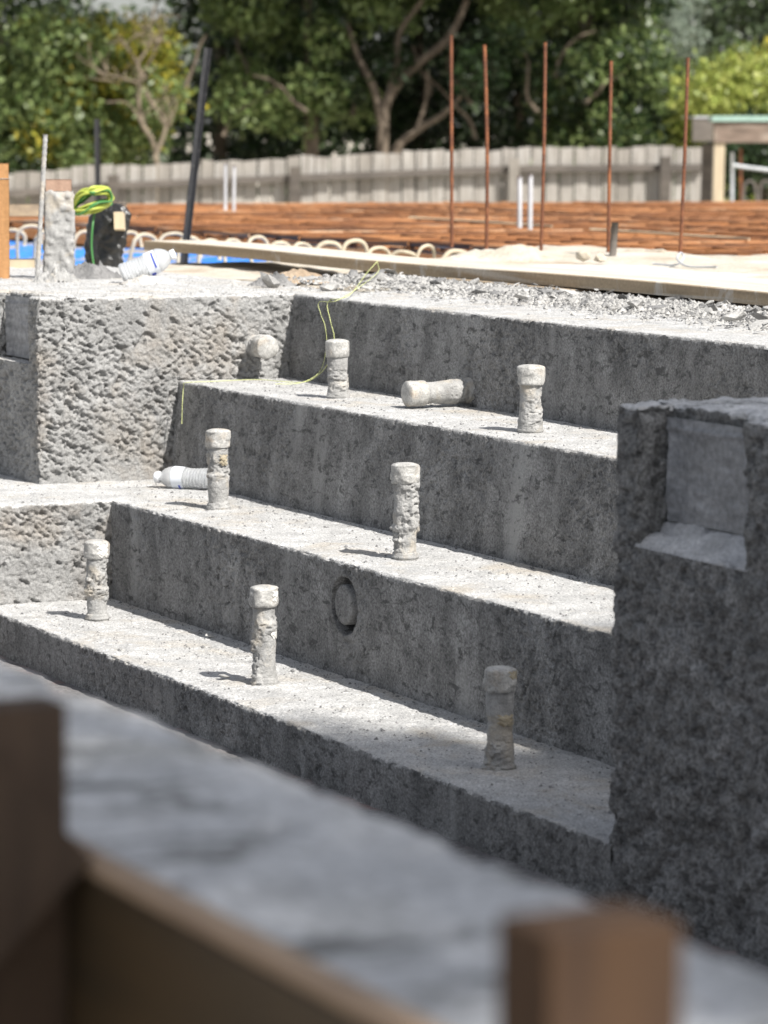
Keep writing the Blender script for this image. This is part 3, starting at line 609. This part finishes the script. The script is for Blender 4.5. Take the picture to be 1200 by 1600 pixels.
def picket(p, q, wd, label):
    p = Vector(p); q = Vector(q); z = (q-p).normalized(); a = Vector(R_).cross(z).cross(z)*-1; a.normalize(); b = z.cross(a)
    V = []; n = 2; t = wd*.09
    prof = []
    for k, L_ in ((90, .62), (210, .55), (330, .55)):
        th = math.radians(k); d = Vector((math.cos(th), math.sin(th))); e_ = Vector((-d.y, d.x))
        prof += [d*t*.9-e_*t*1.0, d*wd*L_-e_*t*.9, d*wd*L_+e_*t*.9]
    V = []
    for s_ in (p, q):
        for c in prof: V.append(s_+a*c.x+b*c.y)
    N0 = len(prof); F = [(i, (i+1) % N0, N0+(i+1) % N0, N0+i) for i in range(N0)]+[tuple(reversed(range(N0))), tuple(range(N0, 2*N0))]
    me = bpy.data.meshes.new('star_picket'); me.from_pydata([tuple(v) for v in V], [], F); me.update()
    o = link('star_picket', me, M['black'], smooth=False); tag(o, label, 'picket', 'black star pickets')
picket(at(284, 440, dep=13.9), at(325, 75, dep=13.9), .031, 'tall black steel star picket leaning right, behind the end of the plank')
picket(at(153, 330, dep=20), at(152, 186, dep=20), .032, 'black star picket further back beside the bare shrub')

# black wrapped post with hoses
bw = empty('wrapped_post', tuple(at(172, 425, dep=11.6)), 'post wrapped in crumpled black plastic with a bare timber end showing', 'post')
c = at(170, 425, dep=11.6); n1, n2 = 70, 60; V = []
for i in range(n1):
    t = i/(n1-1); cx = at(165+12*sst(0, 1, t)-5*math.sin(t*3), 432-114*t, dep=11.6); r0 = (.046+.012*t)*(1 if t < .8 else math.sqrt(max(.02, 1-((t-.8)/.2)**2)))
    for k in range(n2):
        q = 2*math.pi*k/n2; V.append(cx+r0*(math.cos(q)*R_*1.0+math.sin(q)*np.array([-.44, -.9, 0])[[1, 0, 2]]*.8))
V = np.array(V); cen = V.reshape(n1, n2, 3).mean(1, keepdims=True); Nn = V.reshape(n1, n2, 3)-cen; Nn = (Nn/np.maximum(np.linalg.norm(Nn, axis=2, keepdims=True), 1e-6)).reshape(-1, 3)
Pq = V.copy(); Pq[:, 1] += .5*Pq[:, 2]; V = V+Nn*(.016*fbm(Pq, (22, 22, 14), 3, 51)+.007*(1-np.abs(fbm(Pq, (40, 40, 18), 2, 52))*2))[:, None]
link('plastic_wrap', mesh_np('plastic_wrap', V, grid_quads(n1, n2, 0, True)), M['plastic'], bw)
a_ = at(186, 358, dep=11.50); b_ = at(185, 331, dep=11.50)
wdv = R_*.016
me = bpy.data.meshes.new('timber_end'); vv = [a_-wdv, a_+wdv, b_+wdv, b_-wdv]; vv += [x+D_*.09 for x in vv]; me.from_pydata([tuple(x) for x in vv], [], [(0, 1, 2, 3), (7, 6, 5, 4), (0, 4, 5, 1), (1, 5, 6, 2), (2, 6, 7, 3), (3, 7, 4, 0)]); me.update()
link('timber_end', me, M['lightpost'], bw, smooth=False)
hb = empty('hose_bundle', tuple(at(145, 320, dep=11.5)), 'bundle of yellow and green hose looped over the black wrapped post', 'hose')
for k in range(20):
    r = random.Random(k); j = lambda s_=7: r.uniform(-s_, s_)
    dp = 11.45+j(.06)/1
    pts = [at(112+j(4), 322+j(6), dep=dp), at(130+j(), 306+j(7), dep=dp-.04), at(150+j(), 298+j(6), dep=dp-.05), at(168+j(4), 300+j(6), dep=dp), at(172+j(4), 315+j(6), dep=dp+.02), at(150+j(), 322+j(7), dep=dp-.05), at(128+j(), 330+j(6), dep=dp-.04), at(114+j(3), 330+j(5), dep=dp)]
    link('hose', tube('hose', smooth_path(pts, 6), .0042, 6), M['hose_g'] if k % 3 == 2 else M['hose_y'], hb)
link('hose', tube('hose', smooth_path([at(150, 322, dep=11.45), at(145, 350, dep=11.4), at(143, 385, dep=11.4), at(147, 420, dep=11.4)], 6), .0035, 6), M['hose_g'], hb)
o = link('timber_rail', box_mesh('timber_rail', (0, -1.4, 0), (-.03, .35, .05), .002), M['wood']); o.location = tuple(at(62, 338, dep=14)); o.rotation_euler = (0, 0, -.3); tag(o, 'weathered timber rail behind the left stakes', 'timber')
o = link('timber_rail', box_mesh('timber_rail', (0, -1.2, 0), (-.03, .02, .055), .002), M['lightpost']); o.location = tuple(at(45, 432, dep=11)); o.rotation_euler = (0, 0, -.35); tag(o, 'pale timber rail low behind the orange stake', 'timber')

# ------------------------------------------------------------------ starter hooks, blue membrane
h0 = np.array(at(-60, 352, z=.0)); h1 = np.array(at(735, 394, z=.0)); nh = 24
hooks_mesh = {}
for i in range(nh):
    t = i/(nh-1); c = h0+(h1-h0)*t; r = random.Random(i+50)
    tl = r.uniform(-.012, .012); hgt = r.uniform(-.01, .008); w2 = .105
    pts = [(0, 0, -.19), (0, 0, -.06), (tl*.3, .004, -.03+hgt), (tl*.6, .024, -.006+hgt), (tl, w2*.5, hgt), (tl*1.1, w2-.02, -.006+hgt), (tl, w2, -.03+hgt), (tl, w2, -.08)]
    o = link('starter_hook', tube('starter_hook', smooth_path([np.array(p) for p in pts], 4), .0072*r.uniform(.9, 1.25), 7), M['cream']); o.location = tuple(c); o.rotation_euler = (r.uniform(-.2, .2), r.uniform(-.25, .25), r.uniform(-.5, .35)); o.scale = (1, r.uniform(.8, 1.15), 1)
    tag(o, 'cement coated steel starter hook in the row along the blue membrane', 'rebar', 'cement coated starter hooks')
X, Y = np.meshgrid(np.linspace(-17.5, -10.6, 200), np.linspace(-.55, .95, 50), indexing='ij'); xx = X.ravel(); P = np.stack([xx, 5.5+(xx+13)*.2+Y.ravel(), xx*0], -1)
P[:, 2] = -.172+.014*fbm(P, 5, 3, 66)+.01*fbm(P, 16, 2, 67)+.05*sst(.3, .9, Y.ravel())
o = link('blue_membrane', mesh_np('blue_membrane', P, grid_quads(200, 50)), M['blue']); tag(o, 'bright blue plastic membrane lying in the trench behind the plank end', 'plastic sheet')
heap('soil_heap', at(465, 440, z=-.01), .07, .11, .036, 71, M['dirt'], 'small brown soil heap at the corner behind the top riser', 'soil')
for (px, py, sx, h_, lab) in ((800, 415, .30, .065, 'sand mound behind the plank, left of the grey peg'), (1005, 415, .22, .055, 'small pointed sand mound between two rusty bars'), (1190, 420, .35, .045, 'sand mound at the right edge before the rusty mat'), (700, 418, .3, .03, 'low sand spill behind the plank where the hooks end')):
    heap('sand_heap', at(px, py, z=-.02), sx, sx*1.1, h_, px, M['sand'], lab, 'sand', rough=.5)
for (px, py, s, lab) in ((912, 399, .03, 'larger sandy stone before the rusty mat'), (938, 403, .022, 'small sandy stone beside the peg')):
    o = bpy.data.objects.new('stone', chip_mesh(px, .8)); o.data.materials.append(M['sand']); COL.objects.link(o); o.location = tuple(at(px, py, dep=11.4)); o.scale = (s, s, s); tag(o, lab, 'stone')
o = link('pale_hose', tube('pale_hose', smooth_path([at(1020, 412, dep=11.3), at(1055, 414, dep=11.2), at(1068, 403, dep=11.2), at(1064, 395, dep=11.25), at(1058, 404, dep=11.2), at(1075, 416, dep=11.1), at(1120, 417, dep=11)], 6), .0035, 6), M['greygalv']); tag(o, 'thin pale blue hose coiled on the sand by the rightmost bar', 'hose')

# ------------------------------------------------------------------ rusty mat
mt = empty('rebar_mat', (-15, 8, -.05), 'wide low mat of rusty orange reinforcing bars laid before the fence', 'rebar mat')
NB = 10
def unit_bar(name):
    V = []; n = 2
    return tube(name, [np.array([t, .0, 0]) for t in np.linspace(0, 1, 9)], .0085, 6)
def mat_bar(x0, y0, x1, y1, z, r, k):
    n = 9; rr = random.Random(k); ph = rr.uniform(0, 6)
    pts = [np.array([x0+(x1-x0)*t, y0+(y1-y0)*t+.004*math.sin(t*9+ph), z+.003*math.sin(t*14+ph*2)]) for t in np.linspace(0, 1, n)]
    link('bar', tube('bar', pts, r, 6), M['rust'] if (k*7+k//5) % 5 < 3 else M['rust_dark'] if k % 3 else M['rust_pale'], mt)
def near_v(u): return np.interp(u, [-20.5, -16.5, -12.5, -11.0, -8], [5.9, 5.93, 6.4, 6.95, 7.6])
k = 0
for i in range(168):
    v = 5.95+i*.054+random.uniform(-.011, .011)
    ue = -8 if v > 7.6 else float(np.interp(v, [5.9, 5.95, 6.4, 6.95, 7.6], [-17.5, -16.5, -12.5, -11.0, -8]))
    mat_bar(-20.3+random.uniform(-.05, .05), v, ue+random.uniform(-.05, .1), v+random.uniform(-.02, .02), random.choice([-.062, -.05, -.043, -.05]), random.choice([.0055, .0065, .0065]), k); k += 1
for i in range(62):
    u = -20.2+i*.2; v0 = float(near_v(u)); mat_bar(u, v0-.03, u+random.uniform(-.03, .03), 15.5, -.046, .008, k); k += 1
for i in range(14): # heavier edge bars
    u0 = -16.8+i*.42; v0 = float(near_v(u0)); v1 = float(near_v(u0+1.0)); mat_bar(u0, v0, u0+1.1, v1, -.03+.004*(i % 3), .011, k); k += 1
for i in range(5):
    x0 = random.uniform(-17, -10); y0 = random.uniform(8, 12); n = 9
    rr = random.uniform(.5, 2)
    o = link('plastic_strip', tube('plastic_strip', [np.array([x0+rr*t, y0+.02*math.sin(6*t), -.028]) for t in np.linspace(0, 1, 8)], .006, 5), M['lightpost']); tag(o, 'pale plastic strip lying on the rusty mat', 'plastic strip', 'pale strips on the mat')
# dark formwork slab edge below the mat
M['rustbed'] = mat('rust_stained_bed', (.27, .115, .035), (.18, .085, .04), (.35, .25, .16), scale=3, fine=(30, .3))
V, Q = rough_box((-20.4, 5.95, -.3), (-8, 16, -.12), ['+z', '-y'], .12, lambda P, N: .01*fbm(P, 3, 2, 4), open_=('+x',)); V = V
keep = np.ones(len(Q), bool); cx = V[Q].mean(1); keep = cx[:, 1] > np.interp(cx[:, 0], [-20.5, -16.5, -12.5, -11.0, -8], [6.0, 6.0, 6.5, 7.05, 7.7])
o = link('mat_bed', mesh_np('mat_bed', V, Q[keep]), M['rustbed']); o['kind'] = 'structure'

# ------------------------------------------------------------------ fence
FD = 38.
def ftop(px): return float(np.interp(px, [-300, 0, 180, 460, 700, 1112], [292, 272, 258, 246, 233, 229]))
fe = empty('paling_fence', tuple(at(600, 320, dep=FD)), 'weathered grey timber paling fence running behind the rusty mat', 'fence')
fb = -1.75; wpl = 22.4; px = -180.; k = 0
pal = {}
while px < 1108:
    r = random.Random(k+900); tp = at(px+wpl/2, ftop(px+wpl/2)+r.uniform(-2.5, 2.5), dep=FD+.02*(k % 2))
    A = at(px+r.uniform(.3, 1.5), 400, dep=FD+.02*(k % 2)); B = at(px+wpl-r.uniform(.3, 1.5), 400, dep=FD+.02*(k % 2)); A[2] = B[2] = 0
    dvec = np.array([D_[0], D_[1], 0])*.016; z1 = tp[2]+r.uniform(-.006, .006); ch = r.uniform(-.01, .01)
    vs = [A+[0, 0, fb], B+[0, 0, fb], B+[0, 0, z1+ch], A+[0, 0, z1-ch]]; vs += [x+dvec for x in vs]
    me = bpy.data.meshes.new('paling'); me.from_pydata([tuple(x) for x in vs], [], [(0, 1, 2, 3), (7, 6, 5, 4), (0, 4, 5, 1), (1, 5, 6, 2), (2, 6, 7, 3), (3, 7, 4, 0)]); me.update()
    link('paling', me, M['fence_b'] if r.random() < .3 else M['fence'], fe, smooth=False); px += wpl; k += 1
def slabpx(name, x0, x1, y0f, y1f, dep, th, m_, parent, zb=None, n=1):
    for i in range(n):
        a, b = x0+(x1-x0)*i/n, x0+(x1-x0)*(i+1)/n
        c = [at(a, y1f(a), dep=dep), at(b, y1f(b), dep=dep), at(b, y0f(b), dep=dep), at(a, y0f(a), dep=dep)]
        if zb is not None: c[0][2] = zb; c[1][2] = zb
        dvec = np.array([D_[0], D_[1], 0])*th; c += [x+dvec for x in c]
        me = bpy.data.meshes.new(name); me.from_pydata([tuple(x) for x in c], [], [(0, 1, 2, 3), (7, 6, 5, 4), (0, 4, 5, 1), (1, 5, 6, 2), (2, 6, 7, 3), (3, 7, 4, 0)]); me.update()
        yield link(name, me, m_, parent, smooth=False)
pxs = [-120, 175, 460, 803, 1040]
for a, b in zip([-180]+pxs, pxs+[1100]):
    list(slabpx('rail', a+4, b-2, lambda x: ftop(x)+27, lambda x: ftop(x)+37, FD-.19, .075, M['rail'], fe))
    list(slabpx('rail', a+4, b-2, lambda x: ftop(x)+150, lambda x: ftop(x)+160, FD-.19, .075, M['rail'], fe))
for x in pxs: list(slabpx('fence_post', x-7, x+9, lambda q: ftop(q)+15, lambda q: 0, FD-.30, .11, M['rail'] if x != 803 else M['fence_b'], fe, zb=fb))
# carport frame and gate on the right
cp = empty('carport', tuple(at(1150, 310, dep=34)), 'old timber carport with green edged roof beam at the right end of the fence', 'carport')
list(slabpx('roof_beam', 1116, 1330, lambda x: 190, lambda x: 223, 34, .10, M['beam'], cp))
list(slabpx('roof_flashing', 1113, 1332, lambda x: 181, lambda x: 189.6, 33.97, .4, M['green_flash'], cp))
list(slabpx('post', 1117, 1133, lambda x: 223.4, lambda x: 0, 34.02, .09, M['lightpost'], cp, zb=fb))
list(slabpx('side_post', 1098, 1115, lambda x: 224, lambda x: 0, 35, .09, M['rail'], cp, zb=fb))
list(slabpx('side_fascia', 1082, 1114, lambda x: 183, lambda x: 221, 36.5, .06, M['rail'], cp))
list(slabpx('roof_sheet', 1085, 1330, lambda x: 181.5, lambda x: 184, 34.4, 1.5, M['galv'], cp))
gt = empty('metal_gate', tuple(at(1170, 310, dep=33)), 'galvanised pipe gate frame under the carport beam', 'gate')
def pipe_px(pts, dep, r, m_, par, nm): link(nm, tube(nm, smooth_path([at(x, y, dep=dep) for x, y in pts], 3), r, 8), m_, par)
pipe_px([(1144, 238), (1144, 380)], 33, .017, M['galv'], gt, 'gate_post'); pipe_px([(1145, 258), (1170, 262), (1230, 268), (1300, 270)], 33, .018, M['galv'], gt, 'gate_rail')
pipe_px([(1160, 340), (1163, 292), (1172, 283), (1180, 292), (1182, 330)], 33, .014, M['rail'], gt, 'gate_scroll'); pipe_px([(1186, 340), (1188, 292), (1197, 283), (1206, 292), (1208, 330)], 33, .014, M['rail'], gt, 'gate_scroll')
pipe_px([(1157, 232), (1158, 400)], 33.6, .016, M['rust2'], gt, 'gate_stay')

# ------------------------------------------------------------------ trees
def leaves(name, clumps, per, size, mats, parent, seed, shell=.55, spread=1.):
    """clumps: list of (x,y,z,r)"""
    r_ = np.random.default_rng(seed); out = []
    C = np.array(clumps, float); cnt = np.maximum(8, (per*(C[:, 3]/C[:, 3].mean())**2).astype(int))
    idx = np.repeat(np.arange(len(C)), cnt); n = len(idx)
    d = r_.normal(size=(n, 3)); d /= np.linalg.norm(d, axis=1, keepdims=True)
    rr = C[idx, 3]*(shell+(1-shell)*r_.random(n)**.5)*(1+.3*r_.normal(size=n)*spread*.6)
    P = C[idx, :3]+d*rr[:, None]*np.array([1, 1, .8])
    a = r_.normal(size=(n, 3)); a[:, 2] -= .3; a /= np.linalg.norm(a, axis=1, keepdims=True)
    nn = d*.8+r_.normal(size=(n, 3))*.6+np.array([0, 0, .5]); b = np.cross(a, nn); b /= np.maximum(np.linalg.norm(b, axis=1, keepdims=True), 1e-6)
    s = size*r_.uniform(.6, 1.35, n)[:, None]
    V = np.stack([P-a*s*.1, P+a*s*.45+b*s*.27, P+a*s*1.0, P+a*s*.45-b*s*.27], 1).reshape(-1, 3)
    Q = np.arange(n*4).reshape(-1, 4); me = mesh_np(name, V, Q)
    for m_ in mats: me.materials.append(m_)
    if len(mats) > 1:
        ci = (r_.random(len(C)) < .4).astype(np.int32)[idx]; me.polygons.foreach_set('material_index', ci)
    o = bpy.data.objects.new(name, me); COL.objects.link(o); o.parent = parent; o.matrix_parent_inverse = Matrix.Translation(-Vector(parent.location)); return o
def clumps_px(x0, x1, y0, y1, dep, dd, n, rmin, rmax, seed, dens=None):
    r_ = random.Random(seed); out = []
    while len(out) < n:
        x = r_.uniform(x0, x1); y = r_.uniform(y0, y1); nx = (x-(x0+x1)/2)/((x1-x0)/2); ny = (y-(y0+y1)/2)/((y1-y0)/2)
        if abs(nx)**2.5+abs(ny)**2.5 > 1.05: continue
        P = at(x, y, dep=dep+r_.uniform(-dd, dd)); out.append((P[0], P[1], P[2], r_.uniform(rmin, rmax)))
    return out
def limb(pts, r0, r1, m_, par, nm='limb'):
    P = smooth_path(pts, 5); n = len(P); link(nm, tube(nm, P, r0, 8, rad=[r0+(r1-r0)*i/(n-1) for i in range(n)]), m_, par)
G = -1.7
def tree(name, px, dep, box, n, rr, per, size, mats, label, seed, cat='tree', group='trees behind the fence', trunk=True, bark='bark', spread=1.):
    b = at(px, 300, dep=dep); b[2] = G; root = empty(name, tuple(b), label, cat, group)
    cl = clumps_px(*box, dep, box and rr[2], n, rr[0], rr[1], seed); leaves('crown', cl, per, size, mats, root, seed, spread=spread)
    if trunk:
        top = at(px+10, (box[2]+box[3])/2, dep=dep); limb([b, (b+top)/2+np.array([.05, .08, 0]), top], .14, .06, M[bark], root, 'trunk')
    return root
tree('dark_tree', -20, 44, (-260, 70, -420, 330), 70, (.30, .6, 1.2), 260, .10, [M['leaf_dark'], M['leaf_mid']], 'dark leafy tree at the far left edge', 101)
tree('yellow_tree', 110, 43.2, (10, 250, 30, 250), 80, (.25, .5, .9), 230, .10, [M['leaf_mid'], M['leaf_yel']], 'tree with yellowing leaves behind the bare shrub', 102)
dk_ = tree('dark_tree', 330, 47, (230, 520, -420, 330), 95, (.35, .65, 1.2), 240, .11, [M['leaf_dark']], 'very dark tree behind the leaning black picket', 103)
tree('leafy_tree', 470, 43.5, (340, 590, -260, 215), 60, (.25, .5, .5), 260, .10, [M['leaf_mid'], M['leaf_dark']], 'tree with bright green overhanging leaf clusters right of the black picket', 104)
tree('dark_tree', 640, 48, (480, 830, -420, 330), 110, (.35, .65, 1.0), 230, .11, [M['leaf_dark']], 'dark backing tree behind the spreading trunks', 105)
rt_ = tree('spreading_tree', 598, 43, (540, 830, -260, 150), 46, (.18, .38, .6), 190, .10, [M['leaf_mid'], M['leaf_dark']], 'many limbed tree whose bare trunks rise behind the middle of the fence', 106, trunk=False)
for (pts, a, b) in (([(596, 420), (598, 225), (604, 160), (640, 110), (700, 60), (730, 0)], .09, .04), ([(604, 420), (615, 250), (650, 205), (690, 180), (720, 150)], .07, .03), ([(598, 200), (585, 140), (560, 90), (540, 30)], .06, .03), ([(604, 165), (620, 100), (625, 50), (660, 0)], .05, .03), ([(650, 206), (665, 160), (668, 110)], .035, .02)):
    limb([at(x, y, dep=43) for x, y in pts], a, b, M['bark'], rt_)
tree('broad_tree', 900, 45, (740, 1040, -330, 60), 75, (.28, .55, 1.0), 240, .10, [M['leaf_mid'], M['leaf_dark']], 'broad green tree behind the upper parts of the right rusty bars', 107)
tree('broad_tree', 950, 44, (850, 1050, 60, 330), 60, (.25, .45, .8), 230, .09, [M['leaf_dark'], M['leaf_mid']], 'lower green tree between the fence and the broad tree, left of the carport', 108)
tree('dark_tree', 800, 47, (720, 1000, -50, 340), 70, (.3, .55, .8), 230, .10, [M['leaf_dark']], 'dark tree in deep shade behind the middle rusty bar', 109)
tree('lime_shrub', 1150, 43, (1068, 1330, 118, 330), 60, (.25, .5, .8), 260, .09, [M['leaf_lime']], 'bright yellow green shrub mass above the carport roof', 110, cat='shrub')
tree('yellow_shrub', 1180, 44.5, (1100, 1330, 75, 180), 26, (.15, .32, .5), 150, .09, [M['leaf_yel'], M['leaf_mid']], 'yellowish leafy shrub at the right edge above the lime shrub', 111, cat='shrub')
tree('grey_tree', 1005, 75, (955, 1065, -60, 90), 40, (.35, .7, 1), 260, .13, [M['leaf_grey']], 'distant grey green gum tree against the patch of sky', 112)
tree('dark_tree', 1150, 85, (1045, 1500, -260, 260), 110, (.8, 1.5, 2.5), 330, .2, [M['leaf_far']], 'distant dark wooded rise at the upper right', 113)
tree('dark_shrub', 1180, 40, (1130, 1300, 200, 330), 26, (.2, .4, .8), 160, .09, [M['leaf_dark']], 'dark shrub seen under the carport beam', 114, cat='shrub')
tree('green_shrub', 60, 43, (-150, 160, 165, 330), 55, (.2, .42, .5), 200, .08, [M['leaf_mid'], M['leaf_dark']], 'low mid green shrub at the left above the fence', 115, cat='shrub')
# unseen canopies added above the frame to throw shade on the lower branches
def canopy(root_name, x0, x1, d0, d1, zlo, zhi, n, rr, per, m_, seed):
    r_ = random.Random(seed); cl = []
    for _ in range(n):
        P = at(r_.uniform(x0, x1), 0, dep=r_.uniform(d0, d1)); cl.append((P[0], P[1], r_.uniform(zlo, zhi), r_.uniform(*rr)))
    leaves('shade_crown', cl, per, .17, m_, root_name, seed)
canopy(rt_, 540, 1060, 41, 46, 2.9, 5.2, 90, (.45, .8), 190, [M['leaf_mid']], 301)
canopy(dk_, 215, 350, 41, 46, 2.9, 5, 44, (.45, .8), 190, [M['leaf_mid']], 302)
canopy(dk_, 350, 560, 43.5, 47, 2.9, 5, 26, (.4, .7), 130, [M['leaf_mid']], 303)
# bare shrub
bs = empty('bare_shrub', tuple(at(243, 300, dep=41.5)), 'leafless pale branching shrub above the fence left of the black picket', 'shrub')
for (pts, a, b) in (([(244, 420), (242, 250), (222, 195), (216, 160), (219, 120), (213, 95)], .045, .03), ([(242, 248), (257, 195), (240, 165), (230, 140)], .035, .02), ([(219, 130), (190, 125), (150, 115)], .03, .015), ([(213, 97), (235, 70), (238, 30)], .025, .012), ([(257, 195), (273, 172), (270, 150)], .022, .012), ([(217, 125), (240, 80), (252, 62)], .02, .012), ([(213, 96), (195, 70), (180, 50)], .018, .01), ([(222, 190), (200, 165), (165, 160)], .015, .01)):
    limb([at(x+random.uniform(-3, 3), y+random.uniform(-4, 4), dep=41.5+random.uniform(-.1, .1)) for x, y in pts], a*.8, b*.7, M['bark_pale'], bs)
for k in range(46):
    q = random.Random(k+400); x, y = q.choice([(216, 150), (219, 120), (190, 125), (165, 118), (235, 72), (240, 165), (257, 195), (273, 172), (238, 40), (195, 72), (222, 185), (240, 90), (250, 65)]); x += q.uniform(-8, 8); y += q.uniform(-8, 8)
    aa = q.uniform(-2.8, -.3); l_ = q.uniform(25, 60); pts = [(x, y)]
    for _ in range(3): aa += q.uniform(-.5, .5); x += math.cos(aa)*l_/3; y += math.sin(aa)*l_/3; pts.append((x, y))
    limb([at(px, py, dep=41.5+q.uniform(-.15, .15)) for px, py in pts], .011, .004, M['bark_pale'], bs, 'twig')
# far woodland that closes the gaps
cl = []
r_ = random.Random(5)
for k in range(150):
    x = r_.uniform(-500, 1050); ylim = 40 if 120 < x < 330 else (-150 if x < 930 else 70); P = at(x, r_.uniform(ylim, 330), dep=60+r_.uniform(-3, 3)); cl.append((P[0], P[1], P[2], r_.uniform(.7, 1.2)))
wr_ = empty('far_woodland', tuple(at(500, 330, dep=60))); wr_.location.z = G
bpy.data.objects.remove(wr_)
o = leaves('far_woodland', cl, 240, .2, [M['leaf_far']], steps, 77); o.parent = None; o.matrix_parent_inverse = Matrix.Identity(4); tag(o, 'distant dark woodland closing the gaps between the trees', 'woodland', kind='stuff')

# ------------------------------------------------------------------ unseen tree added behind the photographer, crown shaped to shade the near pool end
gtree = empty('shade_tree', (7.5, -1.5, -.2), 'unseen leafy tree added behind the camera to shade the near end of the pool', 'tree')
r_ = random.Random(21); cl = []
while len(cl) < 480:
    # where the clump's shadow lands on the bottom tread
    su = r_.uniform(-7.2, 1.5); sv = r_.uniform(-4.5, 3.25)
    edge = np.interp(su, [-7.2, -6.7, -6.2, -5.5, -4, 0], [2.1, 2.6, 2.95, 3.16, 3.22, 3.1])
    if sv > edge or (su > -4.6 and sv < 2.0 and r_.random() < .10): continue
    hz = r_.uniform(7.5, 11.5); t = (hz+.7)/SUN.z; cl.append((su+SUN.x*t, sv+SUN.y*t, hz, r_.uniform(.2, .38)))
for _ in range(34):  # extra clumps added to shade the right-hand pipe stub
    su = r_.uniform(-5.9, -4.9); sv = r_.uniform(2.45, 3.12); hz = r_.uniform(7.5, 10.5); t = (hz+.7)/SUN.z; cl.append((su+SUN.x*t, sv+SUN.y*t, hz, r_.uniform(.2, .34)))
leaves('crown', cl, 125, .12, [M['leaf_mid'], M['leaf_dark']], gtree, 31, shell=.2)
limb([(7.5, -1.5, -.3), (7.3, -1.2, 3), (6.5, -.4, 6.5), (5.5, .5, 8.5)], .28, .10, M['bark'], gtree, 'trunk')
limb([(7.3, -1.2, 3.2), (8.5, 0, 6), (9, 1.5, 8)], .13, .05, M['bark'], gtree); limb([(7.0, -.9, 4.5), (5, -2.5, 7), (4, -3, 8.5)], .12, .05, M['bark'], gtree)
# crooked limbs inside the dark crowns
for k in range(13):
    q = random.Random(k+700); x = q.uniform(250, 1040); y = q.uniform(120, 230); aa = q.uniform(-2.4, -.7); l_ = q.uniform(70, 150); dd_ = q.uniform(42.6, 44); pts = [(x, y)]
    for _ in range(4): aa += q.uniform(-.6, .6); x += math.cos(aa)*l_/4; y += math.sin(aa)*l_/4; pts.append((x, y))
    limb([at(px, py, dep=dd_) for px, py in pts], .028, .012, M['bark'], rt_ if x > 560 else dk_)
print('polys', sum(len(o.data.polygons) for o in bpy.data.objects if o.type == 'MESH'))
